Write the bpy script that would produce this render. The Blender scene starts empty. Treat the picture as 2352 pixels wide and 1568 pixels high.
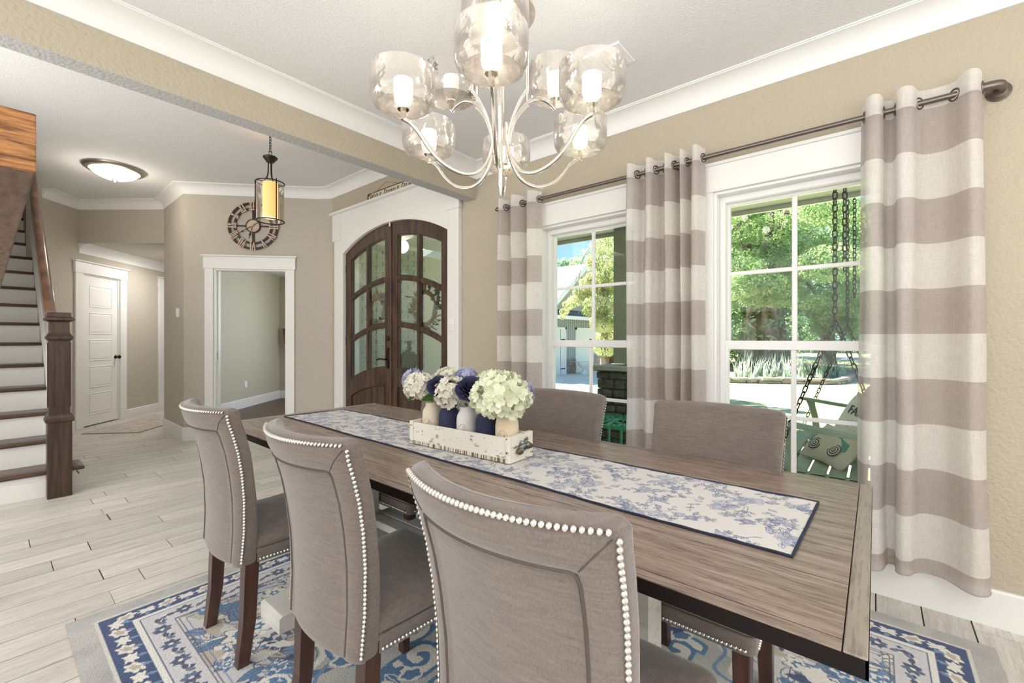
import bpy, bmesh, math, random
import numpy as np
from mathutils import Vector, Matrix, Euler
rnd = random.Random(7)
PI = math.pi
def RD(a): return math.radians(a)
S = bpy.context.scene
COL = S.collection

# ------------------------------------------------------------------ camera, world, sun, lights, exposure
cd = bpy.data.cameras.new('camera'); cam = bpy.data.objects.new('camera', cd); COL.objects.link(cam)
cam.location = (0, 0, 1.22); cam.rotation_euler = (RD(90), 0, RD(39.72 - 90))
cd.sensor_width = 36; cd.lens = 15.383; cd.shift_y = -0.00298; cd.clip_start = 0.02; cd.clip_end = 400
S.camera = cam
S.cycles.max_bounces = 9; S.cycles.diffuse_bounces = 4; S.cycles.glossy_bounces = 4; S.cycles.transmission_bounces = 8; S.cycles.transparent_max_bounces = 20; S.cycles.caustics_reflective = False; S.cycles.caustics_refractive = False
S.view_settings.view_transform = 'Standard'; S.view_settings.look = 'None'
S.view_settings.gamma = 1.0; S.view_settings.use_curve_mapping = False
S.view_settings.exposure = 0.46
W = bpy.data.worlds.new('world'); S.world = W; W.use_nodes = True
wn = W.node_tree.nodes; wl = W.node_tree.links
stc = wn.new('ShaderNodeTexCoord'); ssx = wn.new('ShaderNodeSeparateXYZ'); srp = wn.new('ShaderNodeValToRGB')
wl.new(stc.outputs['Generated'], ssx.inputs[0]); wl.new(ssx.outputs[2], srp.inputs[0])
for k_, (p_, c_) in enumerate(((0., (.66, .82, 1.)), (.10, (.46, .70, 1.)), (.28, (.24, .50, .95)), (1., (.10, .27, .68)))):
    e_ = srp.color_ramp.elements[k_] if k_ < 2 else srp.color_ramp.elements.new(p_)
    e_.position = p_; e_.color = (*c_, 1)
wl.new(srp.outputs[0], wn['Background'].inputs[0]); wn['Background'].inputs[1].default_value = 1.0
def sun(d, e, col, ang=0.6):
    l = bpy.data.lights.new('sun', 'SUN'); l.energy = e; l.color = col; l.angle = RD(ang)
    o = bpy.data.objects.new('sun', l); COL.objects.link(o)
    o.rotation_euler = Vector(d).to_track_quat('Z', 'Y').to_euler(); return o
sun((.12, .70, .70), 25.0, (1, .95, .86))
def area(name, loc, rot, sx, sy, e, col=(1, 1, 1)):
    l = bpy.data.lights.new(name, 'AREA'); l.shape = 'RECTANGLE'; l.size = sx; l.size_y = sy; l.energy = e; l.color = col
    o = bpy.data.objects.new(name, l); COL.objects.link(o); o.location = loc; o.rotation_euler = rot; return o
def point(name, loc, e, col=(1, .85, .68), r=.03):
    l = bpy.data.lights.new(name, 'POINT'); l.energy = e; l.color = col; l.shadow_soft_size = r
    o = bpy.data.objects.new(name, l); COL.objects.link(o); o.location = loc; return o
area('dining_fill_up', (-.9, -1.6, 1.1), (RD(180), 0, 0), 2.4, 1.6, 82, (1, .99, .98))  # added fill behind the camera, aimed up to brighten the ceiling
area('dining_fill_down', (-.6, -1.9, 2.68), (0, 0, 0), 3.0, 1.6, 26, (1, .98, .96))  # added downward fill behind the camera, no real fixture
area('living_room_fill_side', (-3.6, 1.0, 1.6), (0, RD(-90), 0), 2.4, 5.0, 92, (.93, .97, 1))  # added cool fill from the left; the wall has no window
area('living_room_fill_up', (-2.0, 4.4, 1.2), (RD(180), 0, 0), 1.6, 3.0, 95, (1, .99, .98))  # unseen upward fill added for the foyer ceiling and walls
area('living_room_fill_down', (-1.9, 4.6, 2.95), (0, 0, 0), 1.6, 4.0, 44, (1, .985, .97))  # unseen downward fill added in the living area
area('rear_fill', (.6, -3.0, 1.5), (RD(90), 0, 0), 4.4, 2.4, 26, (.93, .97, 1))  # added cool fill from behind the camera, no window there
area('study_window_light', (4.6, 7.3, 1.7), (0, RD(80), RD(20)), 1.5, 1.6, 26, (.86, .93, 1))
area('hall_fill', (2.0, 8.35, 2.48), (0, 0, 0), .6, .6, 17, (1, .98, .95))  # unseen fill added to brighten the hall and its door

# ------------------------------------------------------------------ materials
def mat(name, base=(.8, .8, .8), rough=.5, metal=0., spec=.5, bump=None, var=None, trans=0., emit=None, coat=0., coord='Object', sheen=0.):
    """bump=(scale,strength,detail,stretch xyz)  var=(scale,color2,lo,hi,stretch)"""
    m = bpy.data.materials.new(name); m.use_nodes = True
    n = m.node_tree.nodes; l = m.node_tree.links; p = n['Principled BSDF']
    p.inputs['Base Color'].default_value = (*base, 1); p.inputs['Roughness'].default_value = rough
    p.inputs['Metallic'].default_value = metal; p.inputs['Specular IOR Level'].default_value = spec
    if coat: p.inputs['Coat Weight'].default_value = coat; p.inputs['Coat Roughness'].default_value = .1
    if sheen: p.inputs['Sheen Weight'].default_value = sheen
    if trans: p.inputs['Transmission Weight'].default_value = trans
    if emit: p.inputs['Emission Color'].default_value = (*emit[0], 1); p.inputs['Emission Strength'].default_value = emit[1]
    def noise(scale, detail, st):
        tc = n.new('ShaderNodeTexCoord'); mp = n.new('ShaderNodeMapping'); nz = n.new('ShaderNodeTexNoise')
        mp.inputs['Scale'].default_value = st; nz.inputs['Scale'].default_value = scale; nz.inputs['Detail'].default_value = detail
        l.new(tc.outputs[coord], mp.inputs[0]); l.new(mp.outputs[0], nz.inputs[0]); return nz, mp
    if var:
        nz, _ = noise(var[0], 4, var[4] if len(var) > 4 else (1, 1, 1))
        r = n.new('ShaderNodeValToRGB'); r.color_ramp.elements[0].position = var[2]; r.color_ramp.elements[1].position = var[3]
        r.color_ramp.elements[0].color = (*base, 1); r.color_ramp.elements[1].color = (*var[1], 1)
        l.new(nz.outputs[0], r.inputs[0]); l.new(r.outputs[0], p.inputs['Base Color']); m['ramp'] = r.name
    if bump:
        nz, _ = noise(bump[0], bump[2] if len(bump) > 2 else 2, bump[3] if len(bump) > 3 else (1, 1, 1))
        b = n.new('ShaderNodeBump'); b.inputs['Strength'].default_value = bump[1]; b.inputs['Distance'].default_value = .004
        l.new(nz.outputs[0], b.inputs['Height']); l.new(b.outputs[0], p.inputs['Normal'])
    return m
M = {}
M['wall'] = mat('wall_beige', (.505, .445, .345), .75, spec=.3, bump=(58, .95, 3))
M['wall_greige'] = mat('wall_greige', (.535, .49, .42), .75, spec=.3, bump=(58, .85, 3))
for q_ in ('wall', 'wall_greige'):
    for nd in M[q_].node_tree.nodes:
        if nd.type == 'BUMP': nd.inputs['Distance'].default_value = .007
M['study'] = mat('study_wall', (.50, .48, .40), .8, bump=(75, .3, 2))
M['ceil'] = mat('ceiling_white', (.80, .80, .80), .9, spec=.2, bump=(110, .8, 3))
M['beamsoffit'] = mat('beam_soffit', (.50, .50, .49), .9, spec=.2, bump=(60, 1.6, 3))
M['trim'] = mat('trim_white', (.84, .83, .81), .35, spec=.4)
M['cove'] = mat('cove_white', (.86, .86, .85), .5, spec=.3)
M['vinyl'] = mat('vinyl_white', (.88, .87, .86), .3)
M['walnut'] = mat('stained_oak', (.034, .018, .012), .35, var=(3, (.085, .046, .030), .35, .7, (14, 14, 1.0)), bump=(20, .15, 4, (14, 14, 1)))
M['tread'] = mat('tread_wood', (.07, .040, .026), .3, var=(3, (.13, .08, .055), .35, .7, (1, 14, 14)))
M['rail'] = mat('handrail_wood', (.085, .038, .020), .22, var=(2, (.20, .095, .048), .35, .75, (3, 3, 3)), coat=.4)
M['doorwood'] = mat('door_wood', (.040, .021, .014), .38, var=(2.5, (.115, .062, .038), .38, .72, (7, 7, 1.2)), bump=(16, .2, 4, (10, 10, 1)))
M['leg'] = mat('chair_leg_wood', (.042, .016, .010), .3, var=(4, (.080, .030, .017), .3, .7, (10, 10, 1)), coat=.3)
M['nickel'] = mat('brushed_nickel', (.78, .73, .66), .16, 1.)
M['nail'] = mat('nailhead_silver', (.80, .76, .70), .22, 1.)
M['bronze'] = mat('oil_rubbed_bronze', (.035, .025, .022), .35, .8)
M['rod'] = mat('curtain_rod_pewter', (.20, .17, .155), .32, .9)
M['black'] = mat('black_iron', (.02, .018, .018), .5, .3)
M['plate'] = mat('plastic_white', (.86, .86, .84), .35)
def glassmat(name, tint=(1, 1, 1), gl=.10, rough=.0, haze=0., hazecol=(1, 1, 1), bump=None, alpha=1.):
    m = bpy.data.materials.new(name); m.use_nodes = True; n = m.node_tree.nodes; l = m.node_tree.links
    n.remove(n['Principled BSDF']); out = n['Material Output']
    t = n.new('ShaderNodeBsdfTransparent'); t.inputs[0].default_value = (*tint, 1)
    g = n.new('ShaderNodeBsdfGlossy'); g.inputs['Roughness'].default_value = rough
    f = n.new('ShaderNodeFresnel'); f.inputs[0].default_value = 1.45
    mx = n.new('ShaderNodeMixShader'); mt = n.new('ShaderNodeMath'); mt.operation = 'MULTIPLY'; mt.inputs[1].default_value = gl * 10
    l.new(f.outputs[0], mt.inputs[0]); l.new(mt.outputs[0], mx.inputs[0]); l.new(t.outputs[0], mx.inputs[1]); l.new(g.outputs[0], mx.inputs[2])
    last = mx
    if bump:
        tc = n.new('ShaderNodeTexCoord'); nz = n.new('ShaderNodeTexNoise'); nz.inputs['Scale'].default_value = bump[0]; nz.inputs['Detail'].default_value = 2
        b = n.new('ShaderNodeBump'); b.inputs['Strength'].default_value = bump[1]; b.inputs['Distance'].default_value = .01
        l.new(tc.outputs['Object'], nz.inputs[0]); l.new(nz.outputs[0], b.inputs['Height']); l.new(b.outputs[0], g.inputs['Normal']); l.new(b.outputs[0], f.inputs['Normal'])
    if haze:
        d = n.new('ShaderNodeBsdfDiffuse'); d.inputs[0].default_value = (*hazecol, 1); tr = n.new('ShaderNodeBsdfTranslucent'); tr.inputs[0].default_value = (*hazecol, 1)
        dm = n.new('ShaderNodeMixShader'); l.new(d.outputs[0], dm.inputs[1]); l.new(tr.outputs[0], dm.inputs[2]); dm.inputs[0].default_value = .6
        m2 = n.new('ShaderNodeMixShader'); m2.inputs[0].default_value = haze
        if bump:
            rr = n.new('ShaderNodeMapRange'); rr.inputs[1].default_value = .3; rr.inputs[2].default_value = .7; rr.inputs[3].default_value = haze * .55; rr.inputs[4].default_value = haze * 1.5
            l.new(nz.outputs[0], rr.inputs[0]); l.new(rr.outputs[0], m2.inputs[0])
        l.new(last.outputs[0], m2.inputs[1]); l.new(dm.outputs[0], m2.inputs[2]); last = m2
    l.new(last.outputs[0], out.inputs[0]); return m
M['glass'] = glassmat('window_glass', (.97, 1, .99), .04)
M['shade'] = glassmat('seeded_shade_glass', (.985, .975, .96), .10, .03, .085, (1, .95, .89), bump=(22, .5))
M['shadebase'] = glassmat('seeded_shade_base', (.97, .95, .92), .08, .05, .20, (1, .92, .84), bump=(26, .4))
M['mica'] = glassmat('lantern_outer_glass', (.985, .975, .96), .12, .02, .10, (1, .94, .88))
M['bulb'] = mat('frosted_bulb_glow', (1, 1, 1), .5, emit=((1, .93, .84), 4))
M['bulboff'] = mat('frosted_bulb_unlit_glow', (.9, .88, .84), .4, emit=((1, .93, .82), .25))  # switched-off bulb with a faint glow put into its material
M['amber'] = mat('amber_shade_glow', (.62, .40, .16), .5, emit=((1, .56, .17), .72))
M['domeglow'] = mat('alabaster_dome_glow', (.9, .86, .78), .4, emit=((1, .84, .60), 1.1))

def fabric_upholstery():
    m = mat('chair_linen', (.185, .152, .135), .9, spec=.15, sheen=.45)
    n = m.node_tree.nodes; l = m.node_tree.links; p = n['Principled BSDF']
    tc = n.new('ShaderNodeTexCoord')
    mp = n.new('ShaderNodeMapping'); mp.inputs['Scale'].default_value = (1, 1, 1); l.new(tc.outputs['Object'], mp.inputs[0])
    mp.inputs['Rotation'].default_value = (RD(38), 0, 0); mp.inputs['Scale'].default_value = (420, 420, 130)
    wv = n.new('ShaderNodeTexNoise'); wv.inputs['Scale'].default_value = 1; wv.inputs['Detail'].default_value = 2
    m3 = n.new('ShaderNodeMapping'); m3.inputs['Scale'].default_value = (40, 16, 200); l.new(tc.outputs['Object'], m3.inputs[0])
    nz = n.new('ShaderNodeTexNoise'); nz.inputs['Scale'].default_value = 1; nz.inputs['Detail'].default_value = 3
    l.new(mp.outputs[0], wv.inputs[0]); l.new(m3.outputs[0], nz.inputs[0])
    a = n.new('ShaderNodeMath'); a.operation = 'ADD'; l.new(wv.outputs['Fac'], a.inputs[0]); l.new(nz.outputs[0], a.inputs[1])
    r = n.new('ShaderNodeValToRGB'); r.color_ramp.elements[0].position = .22; r.color_ramp.elements[1].position = .82
    r.color_ramp.elements[0].color = (.106, .086, .076, 1); r.color_ramp.elements[1].color = (.240, .200, .178, 1)
    hf = n.new('ShaderNodeMath'); hf.operation = 'MULTIPLY'; hf.inputs[1].default_value = .5; l.new(a.outputs[0], hf.inputs[0]); l.new(hf.outputs[0], r.inputs[0])
    l.new(r.outputs[0], p.inputs['Base Color'])
    b = n.new('ShaderNodeBump'); b.inputs['Strength'].default_value = .35; b.inputs['Distance'].default_value = .001
    l.new(a.outputs[0], b.inputs['Height']); l.new(b.outputs[0], p.inputs['Normal'])
    return m
M['linen'] = fabric_upholstery()
M['piping'] = mat('chair_piping', (.105, .088, .078), .9, spec=.1, bump=(300, .4))

def randwood(name, c1, c2, c3, rough, stretch, gs=1., seam=.35):
    """grain stretched along an axis, with a per-object tint"""
    m = mat(name, c1, rough); n = m.node_tree.nodes; l = m.node_tree.links; p = n['Principled BSDF']
    tc = n.new('ShaderNodeTexCoord'); oi = n.new('ShaderNodeObjectInfo'); mp = n.new('ShaderNodeMapping'); mp.inputs['Scale'].default_value = stretch
    ad = n.new('ShaderNodeVectorMath'); ad.operation = 'MULTIPLY_ADD'
    cb = n.new('ShaderNodeCombineXYZ'); l.new(oi.outputs['Random'], cb.inputs[0]); l.new(oi.outputs['Random'], cb.inputs[1]); l.new(oi.outputs['Random'], cb.inputs[2])
    ad.inputs[1].default_value = (37, 53, 71); l.new(cb.outputs[0], ad.inputs[0]); l.new(tc.outputs['Object'], ad.inputs[2]); l.new(ad.outputs[0], mp.inputs[0])
    n1 = n.new('ShaderNodeTexNoise'); n1.inputs['Scale'].default_value = 3 * gs; n1.inputs['Detail'].default_value = 6; n1.inputs['Distortion'].default_value = .6
    n2 = n.new('ShaderNodeTexNoise'); n2.inputs['Scale'].default_value = 11 * gs; n2.inputs['Detail'].default_value = 4; n2.inputs['Roughness'].default_value = .7
    l.new(mp.outputs[0], n1.inputs[0]); l.new(mp.outputs[0], n2.inputs[0])
    r = n.new('ShaderNodeValToRGB'); e = r.color_ramp.elements; e[0].position = .34; e[0].color = (*c2, 1); e[1].position = .68; e[1].color = (*c1, 1)
    l.new(n1.outputs[0], r.inputs[0])
    r2 = n.new('ShaderNodeValToRGB'); r2.color_ramp.elements[0].position = .36; r2.color_ramp.elements[0].color = (1, 1, 1, 1); r2.color_ramp.elements[1].position = .50; r2.color_ramp.elements[1].color = (0, 0, 0, 1)
    l.new(n2.outputs[0], r2.inputs[0])
    mu = n.new('ShaderNodeMath'); mu.operation = 'MULTIPLY'; mu.inputs[1].default_value = seam; l.new(r2.outputs[0], mu.inputs[0])
    mx = n.new('ShaderNodeMixRGB'); mx.inputs[2].default_value = (*c3, 1); l.new(mu.outputs[0], mx.inputs[0]); l.new(r.outputs[0], mx.inputs[1])
    hv = n.new('ShaderNodeHueSaturation'); mr = n.new('ShaderNodeMapRange'); mr.inputs[3].default_value = .88; mr.inputs[4].default_value = 1.10
    l.new(oi.outputs['Random'], mr.inputs[0]); l.new(mr.outputs[0], hv.inputs['Value']); l.new(mx.outputs[0], hv.inputs['Color'])
    l.new(hv.outputs[0], p.inputs['Base Color'])
    b = n.new('ShaderNodeBump'); b.inputs['Strength'].default_value = .25; b.inputs['Distance'].default_value = .002; b.invert = True
    l.new(r2.outputs[0], b.inputs['Height']); l.new(b.outputs[0], p.inputs['Normal'])
    return m
M['floorplank'] = randwood('wood_look_tile', (.70, .675, .63), (.57, .535, .485), (.30, .26, .215), .36, (.9, 11, 11), 1.3, .35)
M['grout'] = mat('grout_brown', (.085, .065, .05), .9)
M['table'] = randwood('weathered_table_wood', (.315, .245, .205), (.215, .155, .122), (.07, .048, .038), .25, (13, .9, 13), 1.2, .55)
M['tableX'] = randwood('weathered_table_wood_cross', (.36, .31, .26), (.28, .235, .195), (.08, .055, .045), .32, (1, 11, 11), 1., .5)
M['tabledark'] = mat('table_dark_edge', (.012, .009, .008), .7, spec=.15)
M['whitewash'] = mat('whitewashed_wood', (.70, .685, .64), .5, var=(4, (.42, .40, .34), .55, .85, (6, .8, 12)), bump=(20, .2, 3, (8, 1, 8)))
M['crate'] = mat('distressed_crate', (.80, .765, .68), .7, var=(7, (.24, .165, .10), .60, .72, (5, 1.2, 9)), bump=(30, .5, 4, (4, 1, 8)))
M['crateend'] = mat('distressed_crate_end', (.78, .75, .66), .7, var=(8, (.20, .13, .08), .56, .64, (3, 3, 9)), bump=(30, .5, 4))
M['cratelip'] = mat('distressed_crate_lip', (.74, .69, .58), .7, var=(1, (.16, .10, .06), .48, .56, (150, 3, 3)), bump=(30, .5, 4))
M['timber'] = mat('rough_sawn_timber_warm_lit', (.46, .21, .075), .8, var=(4.5, (.15, .060, .025), .44, .62, (3, 3, 34)), bump=(30, 1.2, 4, (2, 2, 14)))  # warm light on the end face is put into this orange
M['timberunder'] = mat('rough_sawn_timber_underside', (.27, .185, .135), .85, var=(5, (.165, .11, .08), .36, .66, (16, 3, 3)), bump=(30, 1., 4, (4, 10, 1)))  # rest of the same beam, without the warm light in its colour
def attrmat(name, rough=.9, bump=None, sheen=0.):
    m = mat(name, (.5, .5, .5), rough, spec=.2, bump=bump, sheen=sheen); n = m.node_tree.nodes
    a = n.new('ShaderNodeAttribute'); a.attribute_name = 'col'; m.node_tree.links.new(a.outputs['Color'], n['Principled BSDF'].inputs['Base Color']); return m
M['rug'] = attrmat('rug_pile', .95, (160, 1.0, 3), .25)
M['runner'] = attrmat('toile_cotton', .9, (240, .25, 2))

def curtainmat():
    m = bpy.data.materials.new('striped_sheer_linen'); m.use_nodes = True; n = m.node_tree.nodes; l = m.node_tree.links
    n.remove(n['Principled BSDF']); out = n['Material Output']
    g = n.new('ShaderNodeNewGeometry'); sx = n.new('ShaderNodeSeparateXYZ'); l.new(g.outputs['Position'], sx.inputs[0])
    a = n.new('ShaderNodeMath'); a.operation = 'SUBTRACT'; a.inputs[0].default_value = 2.24; l.new(sx.outputs[2], a.inputs[1])
    b = n.new('ShaderNodeMath'); b.operation = 'DIVIDE'; b.inputs[1].default_value = .4; l.new(a.outputs[0], b.inputs[0])
    fr = n.new('ShaderNodeMath'); fr.operation = 'FRACT'; l.new(b.outputs[0], fr.inputs[0])
    lt = n.new('ShaderNodeMath'); lt.operation = 'LESS_THAN'; lt.inputs[1].default_value = .5; l.new(fr.outputs[0], lt.inputs[0])
    tc = n.new('ShaderNodeTexCoord'); mp = n.new('ShaderNodeMapping'); mp.inputs['Scale'].default_value = (1, 260, 22); nz = n.new('ShaderNodeTexNoise'); nz.inputs['Scale'].default_value = 1; nz.inputs['Detail'].default_value = 2
    mp2 = n.new('ShaderNodeMapping'); mp2.inputs['Scale'].default_value = (1, 20, 300); nz2 = n.new('ShaderNodeTexNoise'); nz2.inputs['Scale'].default_value = 1
    l.new(tc.outputs['Object'], mp.inputs[0]); l.new(mp.outputs[0], nz.inputs[0]); l.new(tc.outputs['Object'], mp2.inputs[0]); l.new(mp2.outputs[0], nz2.inputs[0])
    ad = n.new('ShaderNodeMath'); ad.operation = 'ADD'; l.new(nz.outputs[0], ad.inputs[0]); l.new(nz2.outputs[0], ad.inputs[1])
    mr = n.new('ShaderNodeMapRange'); mr.inputs[1].default_value = .7; mr.inputs[2].default_value = 1.3; mr.inputs[3].default_value = .90; mr.inputs[4].default_value = 1.08; l.new(ad.outputs[0], mr.inputs[0])
    cm = n.new('ShaderNodeMixRGB'); cm.inputs[1].default_value = (.88, .85, .815, 1); cm.inputs[2].default_value = (.575, .51, .48, 1); l.new(lt.outputs[0], cm.inputs[0])
    vm = n.new('ShaderNodeVectorMath'); vm.operation = 'SCALE'; l.new(cm.outputs[0], vm.inputs[0]); l.new(mr.outputs[0], vm.inputs['Scale'])
    d = n.new('ShaderNodeBsdfDiffuse'); t = n.new('ShaderNodeBsdfTranslucent'); tr = n.new('ShaderNodeBsdfTransparent')
    l.new(vm.outputs[0], d.inputs[0]); l.new(vm.outputs[0], t.inputs[0])
    m1 = n.new('ShaderNodeMixShader'); m1.inputs[0].default_value = .30; l.new(d.outputs[0], m1.inputs[1]); l.new(t.outputs[0], m1.inputs[2])
    m2 = n.new('ShaderNodeMixShader'); m2.inputs[0].default_value = .22; l.new(m1.outputs[0], m2.inputs[1]); l.new(tr.outputs[0], m2.inputs[2])
    l.new(m2.outputs[0], out.inputs[0]); return m
M['curtain'] = curtainmat()
def leafmat(name, c1, c2, tr=.45):
    m = bpy.data.materials.new(name); m.use_nodes = True; n = m.node_tree.nodes; l = m.node_tree.links
    n.remove(n['Principled BSDF']); out = n['Material Output']
    tc = n.new('ShaderNodeTexCoord'); nz = n.new('ShaderNodeTexNoise'); nz.inputs['Scale'].default_value = 2.2; nz.inputs['Detail'].default_value = 5
    l.new(tc.outputs['Object'], nz.inputs[0]); r = n.new('ShaderNodeValToRGB'); r.color_ramp.elements[0].position = .35; r.color_ramp.elements[1].position = .65
    r.color_ramp.elements[0].color = (*c1, 1); r.color_ramp.elements[1].color = (*c2, 1); l.new(nz.outputs[0], r.inputs[0])
    d = n.new('ShaderNodeBsdfDiffuse'); t = n.new('ShaderNodeBsdfTranslucent'); mx = n.new('ShaderNodeMixShader'); mx.inputs[0].default_value = tr
    l.new(r.outputs[0], d.inputs[0]); l.new(r.outputs[0], t.inputs[0]); l.new(d.outputs[0], mx.inputs[1]); l.new(t.outputs[0], mx.inputs[2]); l.new(mx.outputs[0], out.inputs[0]); return m

# ------------------------------------------------------------------ mesh helpers
class MB:
    def __init__(s, T=None): s.v = []; s.f = []; s.T = T
    def add(s, vs, fs):
        o = len(s.v)
        if s.T is not None: vs = [tuple(s.T @ Vector(p)) for p in vs]
        s.v += [tuple(p) for p in vs]; s.f += [tuple(i + o for i in f) for f in fs]; return s
    def box(s, x0, x1, y0, y1, z0, z1, ch=0.):
        if x0 > x1: x0, x1 = x1, x0
        if y0 > y1: y0, y1 = y1, y0
        if z0 > z1: z0, z1 = z1, z0
        if not ch:
            v = [(x0, y0, z0), (x1, y0, z0), (x1, y1, z0), (x0, y1, z0), (x0, y0, z1), (x1, y0, z1), (x1, y1, z1), (x0, y1, z1)]
            return s.add(v, [(0, 3, 2, 1), (4, 5, 6, 7), (0, 1, 5, 4), (1, 2, 6, 5), (2, 3, 7, 6), (3, 0, 4, 7)])
        bm = bmesh.new(); bmesh.ops.create_cube(bm, size=1)
        for q in bm.verts: q.co = Vector(((x0 + x1) / 2 + q.co.x * (x1 - x0), (y0 + y1) / 2 + q.co.y * (y1 - y0), (z0 + z1) / 2 + q.co.z * (z1 - z0)))
        bmesh.ops.bevel(bm, geom=bm.edges[:], offset=ch, segments=1, affect='EDGES')
        bm.verts.index_update(); s.add([q.co[:] for q in bm.verts], [[q.index for q in f.verts] for f in bm.faces]); bm.free(); return s
    def rbox(s, x0, x1, y0, y1, z0, z1, r, seg=3):
        bm = bmesh.new(); bmesh.ops.create_cube(bm, size=1)
        for q in bm.verts: q.co = Vector(((x0 + x1) / 2 + q.co.x * (x1 - x0), (y0 + y1) / 2 + q.co.y * (y1 - y0), (z0 + z1) / 2 + q.co.z * (z1 - z0)))
        bmesh.ops.bevel(bm, geom=bm.edges[:], offset=r, segments=seg, affect='EDGES', profile=.5)
        bm.verts.index_update(); s.add([q.co[:] for q in bm.verts], [[q.index for q in f.verts] for f in bm.faces]); bm.free(); return s
    def rings(s, rs, closed=False, cap=True):
        n = len(rs[0]); v = [p for r in rs for p in r]; f = []
        m = len(rs)
        for i in range(m if closed else m - 1):
            a = i * n; b = ((i + 1) % m) * n
            for j in range(n): k = (j + 1) % n; f.append((a + j, a + k, b + k, b + j))
        if cap and not closed: f.append(tuple(reversed(range(n)))); f.append(tuple((m - 1) * n + j for j in range(n)))
        return s.add(v, f)
    def tube(s, pts, r, n=8, closed=False, cap=True):
        P = [Vector(p) for p in pts]; m = len(P); rr = r if isinstance(r, (list, tuple)) else [r] * m
        T = []
        for i in range(m):
            a = P[(i - 1) % m] if (closed or i > 0) else P[i]; b = P[(i + 1) % m] if (closed or i < m - 1) else P[i]
            T.append((b - a).normalized())
        up = Vector((0, 0, 1)) if abs(T[0].z) < .9 else Vector((1, 0, 0)); N = (up - T[0] * up.dot(T[0])).normalized(); rs = []
        for i in range(m):
            N = N - T[i] * N.dot(T[i]); N = N.normalized(); B = T[i].cross(N)
            rs.append([tuple(P[i] + (N * math.cos(2 * PI * j / n) + B * math.sin(2 * PI * j / n)) * rr[i]) for j in range(n)])
        return s.rings(rs, closed, cap)
    def lathe(s, prof, c=(0, 0, 0), n=24, T=None):
        rs = [[(c[0] + r * math.cos(2 * PI * j / n), c[1] + r * math.sin(2 * PI * j / n), c[2] + z) for j in range(n)] for r, z in prof]
        if T is not None: rs = [[tuple(T @ Vector(p)) for p in r] for r in rs]
        return s.rings(rs, cap=False if abs(prof[0][0]) > 1e9 else True)
    def shell(s, prof, c=(0, 0, 0), n=24):
        rs = [[(c[0] + r * math.cos(2 * PI * j / n), c[1] + r * math.sin(2 * PI * j / n), c[2] + z) for j in range(n)] for r, z in prof]
        return s.rings(rs, cap=False)
    def ext(s, poly, a, b, ax):
        mp = {'x': lambda p, t: (t, p[0], p[1]), 'y': lambda p, t: (p[0], t, p[1]), 'z': lambda p, t: (p[0], p[1], t)}[ax]
        return s.rings([[mp(p, a) for p in poly], [mp(p, b) for p in poly]])
    def strip(s, y0, y1, lo, hi, x0, x1, n=12):
        """slab between curves lo(y), hi(y), from x0 to x1"""
        ys = [y0 + (y1 - y0) * i / n for i in range(n + 1)]
        rs = [[(x0, y, lo(y)), (x1, y, lo(y)), (x1, y, hi(y)), (x0, y, hi(y))] for y in ys]
        return s.rings(rs)
    def ball(s, c, r, nu=12, nv=8, sc=(1, 1, 1)):
        v = [(c[0], c[1], c[2] - r * sc[2])]
        for i in range(1, nv):
            a = -PI / 2 + PI * i / nv
            v += [(c[0] + r * sc[0] * math.cos(a) * math.cos(2 * PI * j / nu), c[1] + r * sc[1] * math.cos(a) * math.sin(2 * PI * j / nu), c[2] + r * sc[2] * math.sin(a)) for j in range(nu)]
        v.append((c[0], c[1], c[2] + r * sc[2])); f = [(0, 1 + (j + 1) % nu, 1 + j) for j in range(nu)]
        for i in range(nv - 2):
            for j in range(nu): k = (j + 1) % nu; a = 1 + i * nu; b = a + nu; f.append((a + j, a + k, b + k, b + j))
        a = 1 + (nv - 2) * nu; f += [(a + j, a + (j + 1) % nu, len(v) - 1) for j in range(nu)]
        return s.add(v, f)
def wloc(o):
    t = Vector((0, 0, 0))
    while o is not None: t += o.location; o = o.parent
    return t
def tag(o, label=None, cat=None, group=None, kind=None):
    if label: o['label'] = label
    if cat: o['category'] = cat
    if group: o['group'] = group
    if kind: o['kind'] = kind
    return o
def mesh(name, mb, m, smooth=0):
    me = bpy.data.meshes.new(name); me.from_pydata(mb.v, [], mb.f); me.update()
    if m is not None: me.materials.append(M[m] if isinstance(m, str) else m)
    if smooth:
        me.polygons.foreach_set('use_smooth', [True] * len(me.polygons)); me.set_sharp_from_angle(angle=RD(smooth))
    return me
def build(name, mb, m, parent=None, smooth=0, local=False, kind=None, label=None):
    if parent is not None and not local:
        off = wloc(parent); mb.v = [(p[0] - off.x, p[1] - off.y, p[2] - off.z) for p in mb.v]
    bm = bmesh.new(); me = mesh(name, mb, m, 0); bm.from_mesh(me); bmesh.ops.recalc_face_normals(bm, faces=bm.faces); bm.to_mesh(me); bm.free()
    if smooth:
        me.polygons.foreach_set('use_smooth', [True] * len(me.polygons)); me.set_sharp_from_angle(angle=RD(smooth))
    o = bpy.data.objects.new(name, me); COL.objects.link(o); o.parent = parent
    if kind: o['kind'] = kind
    if label: o['label'] = label
    return o
def thing(name, label, cat, loc=(0, 0, 0), rz=0, group=None):
    o = bpy.data.objects.new(name, None); COL.objects.link(o); o.location = loc; o.rotation_euler = (0, 0, rz); o.empty_display_size = .05
    return tag(o, label, cat, group)
def root(name, loc=(0, 0, 0)):
    o = bpy.data.objects.new(name, None); COL.objects.link(o); o.location = loc; o.empty_display_size = .05; o['kind'] = 'structure'; return o
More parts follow.
